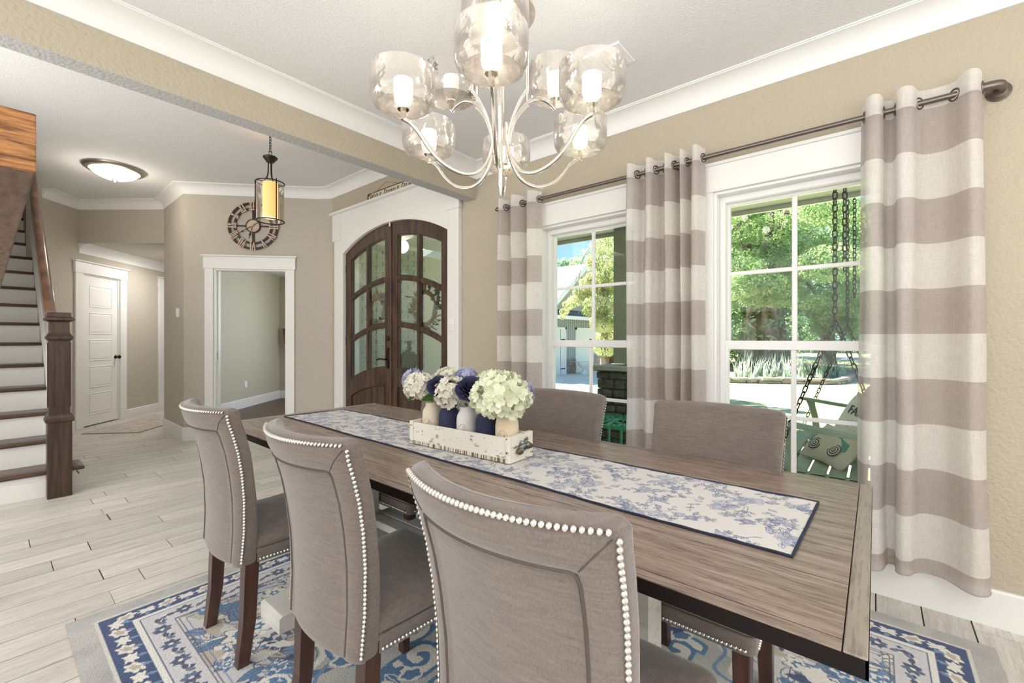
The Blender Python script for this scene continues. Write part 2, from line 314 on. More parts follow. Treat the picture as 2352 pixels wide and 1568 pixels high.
def inst(name, me, parent, loc=(0, 0, 0), rot=None, sc=1., quat=None):
    o = bpy.data.objects.new(name, me); COL.objects.link(o); o.parent = parent; o.location = loc
    if quat is not None: o.rotation_mode = 'QUATERNION'; o.rotation_quaternion = quat
    elif rot is not None: o.rotation_euler = rot
    o.scale = sc if isinstance(sc, tuple) else (sc, sc, sc); return o
def copy_tree(o, parent=None):
    c = o.copy(); COL.objects.link(c); c.parent = parent
    for ch in list(o.children): copy_tree(ch, c)
    return c
def frame(P, Q, inward_left=True):
    """matrix whose x runs P->Q, y is the room side"""
    d = Vector((Q[0] - P[0], Q[1] - P[1], 0)); L = d.length; d.normalize(); n = Vector((-d.y, d.x, 0)) if inward_left else Vector((d.y, -d.x, 0))
    return Matrix(((d.x, n.x, 0, P[0]), (d.y, n.y, 0, P[1]), (0, 0, 1, 0), (0, 0, 0, 1))), L
def spline(pts, n=6):
    P = [Vector(p) for p in pts]; out = []
    for i in range(len(P) - 1):
        a = P[max(i - 1, 0)]; b = P[i]; c = P[i + 1]; d = P[min(i + 2, len(P) - 1)]
        for k in range(n):
            t = k / n; out.append(.5 * ((2 * b) + (c - a) * t + (2 * a - 5 * b + 4 * c - d) * t * t + (3 * b - a - 3 * c + d) * t ** 3))
    out.append(P[-1]); return out

# ------------------------------------------------------------------ setting: floor, walls, ceilings
PX = .1583
fl = root('floor')
build('grout_bed', MB().box(-4, 2.90, -3.2, 10.6, -.10, -.006), 'grout', fl)
known = {22: .387, 21: .23, 19: .385, 18: .518, 17: .381, 20: .702, 16: .25, 33: .567, 32: .80, 31: .983, 26: .527, 27: .682, 29: .603, -3: 2.65, -2: 2.9, -1: 1.9}
pl = MB().box(0, .926, 0, PX - .0055, -.010, 0); plank_me = mesh('floor_plank', pl, 'floorplank')
PL = .93; cuts = {}
for k in range(-4, 62):
    x0 = known.get(k, rnd.uniform(0, PL)); x0 = x0 - math.ceil(x0 / PL) * PL
    if k < 16 and k > -3: x0 -= 0
    y = .002 + k * PX; xmin = -.1 + .0 * y; x = x0
    while x < 2.735:
        a = max(x, xmin); b = min(x + PL, 2.738)
        if b - a > .03:
            if b - a > PL - .01: inst('floor_plank', plank_me, fl, (x + .002, y, 0))
            else:
                key = round(b - a, 2)
                if key not in cuts: cuts[key] = mesh('floor_plank', MB().box(0, b - a - .004, 0, PX - .0055, -.010, 0), 'floorplank')
                inst('floor_plank', cuts[key], fl, (a + .002, y, 0))
        x += PL
for (x0, x1, y0, y1, c) in ((-4, -.105, -3.2, 10.6, 1), (-.1, 2.738, -3.2, -.635, 1)):
    mb = MB(); k = math.ceil(y0 / PX)
    while .002 + (k + 1) * PX < y1:
        x = x0 + rnd.uniform(0, PL)
        for a, b in [(x0, x)] + [(x + i * PL, min(x + i * PL + PL, x1)) for i in range(int((x1 - x) / PL) + 1)]:
            if b - a > .02: mb.box(a + .002, b - .002, .002 + k * PX, .002 + k * PX + PX - .0045, -.008, 0)
        k += 1
    build('floor_plank_field', mb, 'floorplank', fl, kind='stuff')

TW = .17
def arch(y, off=0.):
    R_ = 1.975; c = 3.925; d = min(abs(y - c), .925); return 2.445 - (R_ - math.sqrt(R_ * R_ - d * d)) - off
wr = MB()
for (y0, y1, z0, z1) in ((-3.2, -.04, 0, 3.06), (-.04, .731, 0, .33), (-.04, .731, 2.075, 3.06), (.731, 1.215, 0, 3.06), (1.215, 1.992, 0, .33), (1.215, 1.992, 2.075, 3.06), (1.992, 3.0, 0, 3.06), (4.85, 5.4, 0, 3.06)):
    wr.box(2.74, 2.74 + TW, y0, y1, z0, z1)
wr.strip(3.0, 4.85, lambda y: arch(y), lambda y: 3.06, 2.74, 2.74 + TW, 24)
build('wall_right', wr, 'wall').__setitem__('kind', 'structure')
def struct(name, mb, m, parent=None, smooth=0):
    o = build(name, mb, m, parent, smooth)
    if parent is None: o['kind'] = 'structure'
    return o
struct('wall_back', MB().box(-4.1, 2.74, -3.35, -3.2, 0, 3.06), 'wall')
struct('wall_left', MB().box(-4.25, -4.1, -3.35, 10.6, 0, 3.06), 'wall')
struct('ceiling', MB().box(-4.1, 2.74, -3.2, 2.69, 2.716, 2.80), 'ceil')
struct('ceiling', MB().box(-4.1, 2.74, 2.79, 10.6, 3.06, 3.14), 'ceil')
bmr = root('trim_1')
build('beam_face', MB().box(-4.1, 2.74, 2.685, 2.802, 2.4375, 3.06), 'wall', bmr)
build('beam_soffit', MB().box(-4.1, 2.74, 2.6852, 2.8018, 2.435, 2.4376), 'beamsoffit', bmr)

M['hallceil'] = mat('hall_ceiling_greige', (.60, .565, .50), .85, spec=.2, bump=(58, .8, 3))
C1 = (2.74, 5.156); C2 = (2.637, 5.313); C3 = (1.515, 6.36); C4 = (1.53, 7.33); C5 = (.795, 8.231); C6 = (.441, 7.851)
D2 = (.682, .7314); m2 = (1.063, 8.518)
def hp(s): return (m2[0] + D2[0] * s, m2[1] + D2[1] * s)
def wallseg(name, P, Q, m, z0=0, z1=3.06, th=.12, openings=(), x0=0.):
    T, L = frame(P, Q); mb = MB(T); s = x0
    for (a, b, c, d) in openings:
        if a > s: mb.box(s, a, -th, 0, z0, z1)
        if c > z0: mb.box(a, b, -th, 0, z0, c)
        mb.box(a, b, -th, 0, d, z1); s = b
    mb.box(s, L, -th, 0, z0, z1); return struct(name, mb, m), T, L
wallseg('wall_entry', C1, C2, 'wall_greige')
W2o, T2, L2 = wallseg('wall_clock', C2, C3, 'wall_greige', openings=[(.37, 1.20, 0, 2.06)])
wallseg('wall_switch', C3, C4, 'wall_greige')
wallseg('wall_header', C4, C5, 'wall_greige', z0=2.50)
Pf = hp(3.2)
Td, Ld = frame(Pf, C6)
def hs(s): return 3.2 - s            # s along door wall measured from m -> local x of frame Td
wallseg('wall_hall', Pf, C6, 'wall_greige', openings=[(hs(2.1), hs(1.32), 0, 2.1), (hs(.33), hs(-.33), 0, 2.105)])
Pe = (C4[0] + D2[0] * 2.6, C4[1] + D2[1] * 2.6)
wallseg('wall_hall_right', (C4[0] + .0, C4[1]), Pe, 'wall_greige', th=.1)
wallseg('wall_hall_end', Pe, Pf, 'wall_greige', th=.1)
struct('wall_stair', MB().box(.315, .441, 7.851, 10.6, 0, 3.06), 'wall_greige')
struct('wall_stair_far', MB().box(-.85, -.72, 4.95, 10.6, 0, 3.06), 'wall_greige')
struct('wall_far', MB().box(-4.1, .4, 10.6, 10.7, 0, 3.06), 'wall_greige')
hc = MB(); hc.rings([[(p[0], p[1], 2.497) for p in (C5, C4, Pe, Pf)], [(p[0], p[1], 2.4999) for p in (C5, C4, Pe, Pf)]]); struct('ceiling', hc, 'hallceil')
for sa, sb in ((-.6, .6), (1.1, 2.3)):
    cw = MB(Td); cw.box(hs(sb), hs(sa), -.5, -.46, -.05, 2.3); cw.box(hs(sb), hs(sb) + .04, -.5, -.12, -.05, 2.3); cw.box(hs(sa) - .04, hs(sa), -.5, -.12, -.05, 2.3); cw.box(hs(sb), hs(sa), -.5, -.12, 2.26, 2.3)
    struct('wall_light_stop', cw, 'wall_greige')  # unseen box added behind each hall door to stop light leaking in
# study room beyond the cased opening
Sa = (3.828, 9.346); dS = (.752, .659)
Sl = (Sa[0] - dS[0] * 3.0, Sa[1] - dS[1] * 3.0)
Sr = (Sa[0] + 3.2 * .72, Sa[1] - 3.2 * .69)
wallseg('wall_study_left', Sa, (Sa[0] - dS[0] * 2.42, Sa[1] - dS[1] * 2.42), 'study', z1=2.47)
wallseg('wall_study_far', Sr, Sa, 'study', z1=2.47)
sf = MB()
SP = [(1.60, 6.45), (2.70, 5.42), (4.0, 5.5), (6.4, 7.2), Sr, Sa, (Sa[0] - dS[0] * 2.42, Sa[1] - dS[1] * 2.42)]
sf.rings([[(p[0], p[1], -.02) for p in SP], [(p[0], p[1], .004) for p in SP]])
M['darkfloor'] = mat('dark_hardwood', (.075, .042, .030), .4, var=(3, (.13, .08, .06), .35, .7, (8, 1.5, 1)))
struct('floor_study', sf, 'darkfloor')
sc_ = MB(); sc_.rings([[(p[0], p[1], 2.47) for p in SP], [(p[0], p[1], 2.52) for p in SP]]); struct('ceiling_study', sc_, 'ceil')
struct('wall_study_right', MB().box(2.91, 6.4, 5.42, 5.52, 0, 2.5), 'study')

# crown / cove mouldings and baseboards swept along polylines (room on the left of the path)
def sweep(name, pts, prof, z, m='cove', names=None, smooth=30, first=1):
    P = [Vector((p[0], p[1], 0)) for p in pts]; n = len(P); W_ = []
    for i in range(n):
        d = []
        if i > 0: a = (P[i] - P[i - 1]).normalized(); d.append(Vector((-a.y, a.x, 0)))
        if i < n - 1: a = (P[i + 1] - P[i]).normalized(); d.append(Vector((-a.y, a.x, 0)))
        w = d[0] if len(d) == 1 else (d[0] + d[1]) / (1 + d[0].dot(d[1])); W_.append(w)
    for i in range(n - 1):
        mb = MB(); mb.rings([[tuple(P[j] + W_[j] * q[0] + Vector((0, 0, z + q[1]))) for q in prof] for j in (i, i + 1)])
        struct('%s_%d' % (name, first + i), mb, m, smooth=smooth)
def cove(h, d): return [(0, 0), (.008, 0)] + [(d * .93 - (d * .93 - .008) * math.cos(a), .012 + (h - .024) * math.sin(a)) for a in [PI / 2 * i / 10 for i in range(11)]] + [(d * .93, h - .007), (d, h - .007), (d, h), (0, h)]
sweep('trim', [(2.74, -3.2), (2.74, 2.685), (-4.1, 2.685)], cove(.110, .115), 2.606, first=10)
sweep('trim', [(2.74, 2.80), C1, C2, C3, C4, C5, C6], cove(.115, .115), 2.945, first=20)
sweep('trim', [Pf, hp(-.385)], cove(.13, .12), 2.37, first=30)
BB = [(0, 0), (.017, 0), (.017, .148), (.010, .156), (0, .156)]
sweep('baseboard_right', [(2.74, -3.2), (2.74, 2.86)], BB, 0, 'trim')
sweep('baseboard_entry', [C1, C2], BB, 0, 'trim')
sweep('baseboard_clock', [C3, C4], BB, 0, 'trim')
def fp(T, s): v = T @ Vector((s, 0, 0)); return (v.x, v.y)
sweep('baseboard_clock_right', [C2, fp(T2, .29)], BB, 0, 'trim'); sweep('baseboard_clock_left', [fp(T2, 1.28), C3], BB, 0, 'trim')
BH = [(0, 0), (.017, 0), (.017, .118), (.010, .126), (0, .126)]
sweep('baseboard_hall', [fp(Td, hs(1.19)), fp(Td, hs(.462))], BH, 0, 'trim'); sweep('baseboard_hall_left', [fp(Td, hs(-.46)), C6], BH, 0, 'trim')
sweep('baseboard_study', [Sr, Sa, (Sa[0] - dS[0] * 2.42, Sa[1] - dS[1] * 2.42)], BB, .004, 'trim')

# cased openings / door casings on angled walls
def casing(name, T, a, b, ztop, w=.095, hh=.145, th=.022, jamb=.12, cap=True, over=.012, z0=0):
    r = root(name)
    for nm, x0, x1 in (('side_casing', a - w, a), ('side_casing', b, b + w)): build(nm, MB(T).box(x0, x1, 0, th, z0, ztop, .002), 'trim', r)
    build('head_casing', MB(T).box(a - w - over, b + w + over, 0, th + .006, ztop, ztop + hh, .002), 'trim', r)
    if cap: build('head_cap', MB(T).box(a - w - over - .02, b + w + over + .02, 0, th + .03, ztop + hh, ztop + hh + .018, .004), 'trim', r)
    j = MB(T); j.box(a, a + .018, -jamb, .001, z0, ztop); j.box(b - .018, b, -jamb, .001, z0, ztop); j.box(a + .018, b - .018, -jamb, .001, ztop - .018, ztop)
    j.box(a + .018, a + .03, -jamb * .7, -jamb * .4, z0, ztop - .018); j.box(b - .03, b - .018, -jamb * .7, -jamb * .4, z0, ztop - .018)
    build('jamb', j, 'trim', r); return r
oc = casing('door_3', T2, .37, 1.20, 2.06)
build('strike_plate', MB(T2).box(1.179, 1.1825, -.075, -.045, .96, 1.05), 'black', oc)
dh = casing('door_2', Td, hs(.33), hs(-.33), 2.105, w=.125, hh=.15)
leaf = MB(Td).box(hs(.312), hs(-.312), -.040, -.012, .015, 2.087)
lf = build('door_leaf', leaf, 'trim', dh)
for k in range(5):
    z1 = 1.955 - k * .375; z0 = z1 - .30; x0 = hs(.205); x1 = hs(-.205); y = -.0115
    pm = MB(Td); w = .014
    pm.rings([[(x0, y, z0), (x1, y, z0), (x1, y, z1), (x0, y, z1)], [(x0 + w * .5, y + .006, z0 + w * .5), (x1 - w * .5, y + .006, z0 + w * .5), (x1 - w * .5, y + .006, z1 - w * .5), (x0 + w * .5, y + .006, z1 - w * .5)],
              [(x0 + w, y - .001, z0 + w), (x1 - w, y - .001, z0 + w), (x1 - w, y - .001, z1 - w), (x0 + w, y - .001, z1 - w)], [(x0 + 2.6 * w, y + .004, z0 + 2.6 * w), (x1 - 2.6 * w, y + .004, z0 + 2.6 * w), (x1 - 2.6 * w, y + .004, z1 - 2.6 * w), (x0 + 2.6 * w, y + .004, z1 - 2.6 * w)]])
    build('door_panel', pm, 'trim', lf)
for z in (.27, 1.02, 1.80): build('hinge', MB(Td).box(hs(-.303), hs(-.3125), -.013, -.003, z, z + .095), 'black', dh)
Tk = Td @ Matrix.Translation((hs(.272), 0, .945)) @ Matrix.Rotation(RD(-90), 4, 'X')
kn = MB(); kn.lathe([(.026, -.012), (.027, -.004), (.012, .002), (.010, .022), (.022, .030), (.027, .042), (.022, .054), (.006, .058)], n=16, T=Tk); build('door_knob', kn, 'bronze', dh, 40)
kn = MB(); kn.lathe([(.018, .0), (.024, .012), (.018, .026), (.004, .028)], n=14, T=Td @ Matrix.Translation((hs(.272), .062, .945)) @ Matrix.Rotation(RD(-90), 4, 'X'))
dh4 = casing('door_4', Td, hs(2.1), hs(1.32), 2.1, w=.125, hh=.15)
build('door_leaf', MB(Td).box(hs(2.08), hs(1.34), -.05, -.015, .015, 2.08), 'trim', dh4)

# ------------------------------------------------------------------ windows
def window(name, y0, y1):
    r = root(name); z0, z1 = .33, 2.075; X = 2.74
    # interior casing
    for a, b in ((y0 - .1, y0), (y1, y1 + .1)): build('side_casing', MB().box(X - .020, X, a, b, z0 - .02, z1, .002), 'trim', r)
    build('head_casing', MB().box(X - .026, X, y0 - .115, y1 + .115, z1, z1 + .150, .002), 'trim', r)
    build('head_cap', MB().box(X - .040, X, y0 - .13, y1 + .13, z1 + .150, z1 + .168, .003), 'trim', r)
    build('window_stool', MB().box(X - .030, X + .03, y0 - .12, y1 + .12, z0 - .045, z0 - .02, .004), 'trim', r)
    build('window_apron', MB().box(X - .018, X, y0 - .1, y1 + .1, z0 - .13, z0 - .045, .002), 'trim', r)
    j = MB(); j.box(X, X + TW, y0 - .0, y0 + .014, z0, z1); j.box(X, X + TW, y1 - .014, y1, z0, z1); j.box(X, X + TW, y0 + .014, y1 - .014, z1 - .014, z1); j.box(X, X + TW, y0 + .014, y1 - .014, z0 - .02, z0 + .012)
    build('jamb', j, 'vinyl', r)
    fr = MB(); w = .03
    fr.box(X + .07, X + .15, y0 + .014, y0 + .014 + w, z0, z1 - .014, .003); fr.box(X + .07, X + .15, y1 - .014 - w, y1 - .014, z0, z1 - .014, .003)
    fr.box(X + .07, X + .15, y0 + .04, y1 - .04, z1 - .05, z1 - .014, .003); fr.box(X + .07, X + .16, y0 + .04, y1 - .04, z0, z0 + .035, .003)
    build('window_frame', fr, 'vinyl', r)
    def sash(za, zb, xa, xb, m, rt, rb):
        s = MB(); a0, a1 = y0 + .036, y1 - .036
        s.box(xa, xb, a0, y0 + .054 + .006, za, zb, .003); s.box(xa, xb, y1 - .060, a1, za, zb, .003); s.box(xa, xb, a0 + .02, a1 - .02, zb - rt, zb, .003); s.box(xa, xb, a0 + .02, a1 - .02, za, za + rb, .003)
        so = build('sash', s, 'vinyl', r); xm = (xa + xb) / 2; ym = (y0 + y1) / 2; zm = (za + rb + zb - rt) / 2
        build('muntin', MB().box(xm - .008, xm + .008, ym - .013, ym + .013, za + rb - .004, zb - rt + .004, .003), 'vinyl', so)
        for a, b in ((y0 + .056, ym - .012), (ym + .012, y1 - .056)): build('muntin', MB().box(xm - .0078, xm + .0078, a, b, zm - .0115, zm + .0115, .003), 'vinyl', so)
        for a, b in ((y0 + .058, ym), (ym, y1 - .058)):
            for c, d in ((za + rb, zm), (zm, zb - rt)): build('pane', MB().box(xm - .002, xm + .002, a, b, c, d), 'glass', so)
    sash(1.165, 2.034, X + .120, X + .150, 'v', .024, .04)
    sash(.362, 1.207, X + .082, X + .112, 'v', .052, .05)
    return r
window('window_1', 1.215, 1.992); window('window_2', -.04, .731)

# ------------------------------------------------------------------ arched front door
fd = root('door_1')
ca = MB(); XF = 2.697
for a, b in ((2.862, 3.0), (4.85, 5.04)):
    build('side_casing', MB().box(XF, 2.74, a, b if b < 5 else 5.036, 0, 2.39, .002), 'trim', fd)
build('jamb', MB().box(2.70, 2.91, 2.99, 3.012, 0, 2.215).box(2.70, 2.91, 4.838, 4.86, 0, 2.215), 'trim', fd)
hd = MB(); hd.strip(3.0, 4.85, lambda y: arch(y), lambda y: 2.70, XF, 2.74, 28); hd.box(XF, 2.74, 2.862, 3.0, 2.385, 2.70); hd.box(XF, 2.74, 4.85, 5.036, 2.385, 2.70)
build('arched_head_casing', hd, 'trim', fd)
js = MB(); js.strip(3.0, 4.85, lambda y: arch(y) - .004, lambda y: arch(y) + .012, 2.70, 2.91, 28); build('arched_jamb', js, 'trim', fd)
for a, b in ((2.845, 3.03), (4.872, 5.056)): build('capital_block', MB().box(XF - .016, XF + .01, a, b, 2.385, 2.70, .003), 'trim', fd)
build('head_cap', MB().box(XF - .05, 2.74, 2.82, 5.08, 2.70, 2.724, .005), 'trim', fd)
def leafdoor(y0, y1, meet):
    """meet: y of the meeting stile side"""
    r = MB(); x0, x1 = 2.735, 2.78
    lo = build('door_leaf', MB().box(x0 + .012, x1 - .012, y0, y1, .01, .30), 'doorwood', fd)
    out = y0 if meet == y1 else y1
    sgn = 1 if meet == y1 else -1
    so = (out, out + sgn * .125) if sgn > 0 else (out - .125, out); sm = (meet - .105, meet) if sgn > 0 else (meet, meet + .105)
    g0 = min(so[1] if sgn > 0 else sm[1], 9) ; g1 = sm[0] if sgn > 0 else so[0]
    if sgn > 0: g0, g1 = so[1], sm[0]
    else: g0, g1 = sm[1], so[0]
    for a, b in (so, sm): s = MB(); s.strip(a, b, lambda y: .01, lambda y: arch(y) - .004, x0, x1, 6); build('stile', s, 'doorwood', lo, 20)
    def rail(oa, ob, nm='rail', xa=x0, xb=x1, a=g0, b=g1):
        s = MB(); s.strip(a, b, lambda y: arch(y) - ob, lambda y: arch(y) - oa, xa, xb, 12); return build(nm, s, 'doorwood', lo, 20)
    rail(.004, .14); rail(1.53, 1.70); rail(.572, .608, 'muntin', x0 + .002, x1 - .002); rail(1.057, 1.093, 'muntin', x0 + .002, x1 - .002)
    gm = (g0 + g1) / 2
    for oa, ob in ((.14, .572), (.608, 1.057), (1.093, 1.53)):
        s = MB(); s.strip(gm - .018, gm + .018, lambda y: arch(y) - ob - .002, lambda y: arch(y) - oa + .002, x0 + .002, x1 - .002, 2); build('muntin', s, 'doorwood', lo)
        for a, b in ((g0, gm - .018), (gm + .018, g1)):
            s = MB(); s.strip(a, b, lambda y: arch(y) - ob, lambda y: arch(y) - oa, x0 + .022, x0 + .026, 6); build('pane', s, 'glass', lo)
            bd = MB()
            for (p, q) in ((a, a + .012), (b - .012, b)): bd.strip(p, q, lambda y: arch(y) - ob, lambda y: arch(y) - oa, x0 + .006, x0 + .021, 2)
            bd.strip(a, b, lambda y: arch(y) - ob, lambda y: arch(y) - ob + .012, x0 + .006, x0 + .021, 6); bd.strip(a, b, lambda y: arch(y) - oa - .012, lambda y: arch(y) - oa, x0 + .006, x0 + .021, 6)
            build('glazing_bead', bd, 'doorwood', lo)
    build('rail', MB().box(x0, x1, g0, g1, .01, .25), 'doorwood', lo)
    s = MB(); s.strip(g0, g1, lambda y: .25, lambda y: arch(y) - 1.70, x0 + .02, x1 - .01, 10); build('panel_recess', s, 'doorwood', lo)
    n = 5; w = (g1 - g0 - .05) / n
    for i in range(n):
        a = g0 + .025 + i * w; s = MB(); s.strip(a + .0015, a + w - .0015, lambda y: .275, lambda y: arch(y) - 1.73, x0 + .008, x0 + .024, 3); build('plank', s, 'doorwood', lo)
    mo = MB(); mo.strip(g0, g1, lambda y: arch(y) - 1.725, lambda y: arch(y) - 1.70, x0 - .005, x0 + .012, 12); build('panel_moulding', mo, 'doorwood', lo, 20)
    return lo
L_ = leafdoor(3.932, 4.846, 3.932); R_ = leafdoor(3.004, 3.926, 3.926)
build('astragal', MB().box(2.722, 2.737, 3.915, 3.943, .01, 2.437, .004), 'doorwood', fd)
build('threshold', MB().box(2.70, 2.95, 3.0, 4.85, 0, .012), 'bronze', fd)
for z in (.25, 1.14, 1.99): build('hinge', MB().tube([(2.727, 4.852, z), (2.727, 4.852, z + .10)], .009, 8).box(2.728, 2.733, 4.838, 4.866, z + .004, z + .096), 'black', fd)
hn = MB(); hn.box(2.722, 2.735, 3.965, 4.005, .90, 1.12, .004); hn.tube([(2.72, 3.985, 1.0), (2.69, 3.985, 1.0), (2.68, 4.0, 1.0), (2.68, 4.06, 1.005), (2.683, 4.115, .99)], .009, 8); build('lever_handle', hn, 'bronze', fd, 40)
db = MB(); db.lathe([(.028, 0), (.028, .01), (.022, .014)], n=16, T=Matrix.Translation((2.735, 3.985, 1.22)) @ Matrix.Rotation(RD(-90), 4, 'Y')); build('deadbolt', db, 'bronze', fd, 40)
sb = MB(); sb.box(2.718, 2.732, 3.925, 3.945, 2.40, 2.44); build('flush_bolt', sb, 'trim', fd)

# ------------------------------------------------------------------ staircase
st = thing('staircase', 'enclosed staircase with dark wood treads and white risers at far left', 'staircase', (-.18, 4.9, 0))
XS = .356; ys = lambda n: 4.646 + .267 * n
treads = []
for n in range(1, 17):
    z = .197 * n; y = ys(n); xr = XS if n < 12 else .317; xl = -.72
    if n == 1: xr = .365
    mb = MB().rbox(xl, xr, y, y + .295, z - .030, z, .011, 2); build('tread', mb, 'tread', st, 40)
    build('riser', MB().box(xl, xr - .002, y + .026, y + .040, z - .197, z - .030), 'trim', st)
build('tread_nosing_return', MB().rbox(.435, .515, ys(1) - .0, ys(1) + .30, .167, .197, .011, 2), 'tread', st, 40, label='end of the lowest tread wrapping past the newel post')
build('kick_trim', MB().box(-.72, .30, ys(1) + .012, ys(1) + .026, .0, .128).box(.43, .455, ys(1) + .02, ys(1) + .30, 0, .167), 'trim', st)
sl = .197 / .267
def zz(y, o): return (y - 4.646) * sl + o
sg = MB(); ya, yb = 5.0, 7.85
sg.ext([(ya, max(0, zz(ya, -.35))), (yb, zz(yb, -.35)), (yb, min(3.05, zz(yb, .78))), (7.1, zz(7.1, .78)), (ya, zz(ya, .78))], XS, XS + .03, 'x'); build('stringer', sg, 'trim', st)
sg = MB(); sg.ext([(ya, zz(ya, .12)), (yb, zz(yb, .12)), (yb, zz(yb, .135)), (ya, zz(ya, .135))], XS - .014, XS + .001, 'x'); build('stringer_cap', sg, 'trim', st)
sg = MB(); sg.ext([(ya, 0), (yb, 0), (yb, zz(yb, .13)), (ya, zz(ya, .13))], XS + .03, XS + .035, 'x'); build('stair_side_panel', sg, 'trim', st)
for o in (.02, .07, .20, .26): sg = MB(); sg.ext([(ya, zz(ya, o)), (yb, zz(yb, o)), (yb, zz(yb, o + .014)), (ya, zz(ya, o + .014))], XS - .008, XS + .001, 'x'); build('stringer_moulding', sg, 'trim', st)
hr = MB(); hp_ = [(-.030, -.028), (.030, -.028), (.034, -.008), (.030, .020), (.014, .034), (-.014, .034), (-.030, .020), (-.034, -.008)]
rs = []
for y in (4.93, 8.2): rs.append([(.325 + a, y, zz(y, 1.195) + b) for a, b in hp_])
hr.rings(rs); build('handrail', hr, 'rail', st, 50)
# newel post
nx, ny = .366, 4.88
def sq(mb, w, z0, z1, ch=.003): mb.box(nx - w / 2, nx + w / 2, ny - w / 2, ny + w / 2, z0, z1, ch)
nw = MB(); sq(nw, .134, 0, .585); npost = build('newel_post', nw, 'walnut', st)
mb = MB(); mb.rings([[(nx + a * w, ny + b * w, z) for a, b in ((-.5, -.5), (.5, -.5), (.5, .5), (-.5, .5))] for w, z in ((.134, .575), (.158, .583), (.158, .600), (.146, .612), (.138, .630), (.118, .642))]); build('newel_moulding', mb, 'walnut', npost)
mb = MB(); sq(mb, .112, .635, 1.225); build('newel_shaft', mb, 'walnut', npost)
for (a, b) in ((0, -1), (-1, 0), (1, 0)):
    mb = MB(); T = Matrix.Translation((nx, ny, 0)) @ Matrix.Rotation(math.atan2(b, a), 4, 'Z'); mb.T = T
    for q in ((-.040, -.032), (.032, .040)): mb.box(.055, .0615, q[0], q[1], .69, 1.19)
    mb.box(.055, .0615, -.032, .032, .69, .698); mb.box(.055, .0615, -.032, .032, 1.182, 1.19); build('newel_panel_frame', mb, 'walnut', npost)
for z, w in ((1.215, .142), ):
    mb = MB(); mb.rings([[(nx + a * q, ny + b * q, zq) for a, b in ((-.5, -.5), (.5, -.5), (.5, .5), (-.5, .5))] for q, zq in ((.112, 1.198), (.128, 1.208), (.146, 1.220), (.146, 1.232), (.128, 1.244), (.114, 1.262))]); build('newel_moulding', mb, 'walnut', npost)
mb = MB(); mb.rings([[(nx + a * q, ny + b * q, zq) for a, b in ((-.5, -.5), (.5, -.5), (.5, .5), (-.5, .5))] for q, zq in ((.110, 1.255), (.106, 1.345), (.128, 1.352), (.164, 1.362), (.164, 1.374), (.13, 1.386), (.124, 1.390), (.124, 1.416), (.116, 1.420))]); build('newel_cap', mb, 'walnut', npost)

# timber mantel close to the lens on the left
mt = thing('timber_mantel', 'rough-sawn oak mantel beam with warm-lit orange end jutting in at the left edge', 'mantel', (-.04, .9, 1.45))
mb = MB().box(-.125, .0452, .902, 3.4, 1.452, 1.530, .003); build('mantel_beam', mb, 'timberunder', mt)
for y in (1.0, 3.2): build('support_post', MB().box(-.12, -.05, y, y + .08, 0, 1.452), 'timberunder', mt)
mb = MB().box(-.125, .0452, .8995, .9025, 1.4505, 1.532, .001); build('sawn_end', mb, 'timber', mt, label='sawn end grain face, its orange carrying the warm light')

# ------------------------------------------------------------------ raster helpers for woven and printed patterns
class Ras:
    def __init__(s, w, h, cell, bg):
        s.c = cell; s.nx = int(round(w / cell)) + 1; s.ny = int(round(h / cell)) + 1
        s.a = np.empty((s.ny, s.nx, 3), np.float32); s.a[:] = bg
        s.X, s.Y = np.meshgrid(np.arange(s.nx) * cell, np.arange(s.ny) * cell)
    def line(s, pts, col, w=1, al=1.):
        P = np.array(pts, float); seg = np.hypot(*(P[1:] - P[:-1]).T); out = []
        for i in range(len(P) - 1):
            k = max(2, int(seg[i] / s.c * 2)); t = np.linspace(0, 1, k)[:, None]; out.append(P[i] * (1 - t) + P[i + 1] * t)
        if not out: return
        Q = np.concatenate(out) / s.c
        for dx in range(-(w - 1) // 2, w // 2 + 1):
            for dy in range(-(w - 1) // 2, w // 2 + 1):
                ix = np.round(Q[:, 0]).astype(int) + dx; iy = np.round(Q[:, 1]).astype(int) + dy
                ok = (ix >= 0) & (ix < s.nx) & (iy >= 0) & (iy < s.ny); s.a[iy[ok], ix[ok]] = s.a[iy[ok], ix[ok]] * (1 - al) + np.array(col) * al
    def blob(s, cx, cy, rx, ry, ang, col, wob=0., k=5, ph=0., al=1., ring=None):
        R = max(rx, ry) * (1.1 + wob); x0 = max(0, int((cx - R) / s.c)); x1 = min(s.nx, int((cx + R) / s.c) + 2); y0 = max(0, int((cy - R) / s.c)); y1 = min(s.ny, int((cy + R) / s.c) + 2)
        if x0 >= x1 or y0 >= y1: return
        X = s.X[y0:y1, x0:x1] - cx; Y = s.Y[y0:y1, x0:x1] - cy; c, n = math.cos(ang), math.sin(ang)
        u = (X * c + Y * n) / rx; v = (-X * n + Y * c) / ry; r = np.hypot(u, v); th = np.arctan2(v, u); lim = 1 + wob * np.cos(k * th + ph)
        m = r < lim
        if ring: m &= r > lim - ring
        A = s.a[y0:y1, x0:x1]; A[m] = A[m] * (1 - al) + np.array(col) * al
    def leaf(s, x, y, L, wd, ang, col, fill=None, w=1):
        t = np.linspace(0, 1, 9); c, n = math.cos(ang), math.sin(ang); b = wd * np.sin(PI * t ** .8)
        up = [(x + L * q * c - h * n, y + L * q * n + h * c) for q, h in zip(t, b)]; dn = [(x + L * q * c + h * n, y + L * q * n - h * c) for q, h in zip(t, b)]
        if fill is not None: s.blob(x + L * .5 * c, y + L * .5 * n, L * .48, wd * .85, ang, fill)
        s.line(up, col, w); s.line(dn, col, w); s.line([(x, y), (x + L * .8 * c, y + L * .8 * n)], col, w)
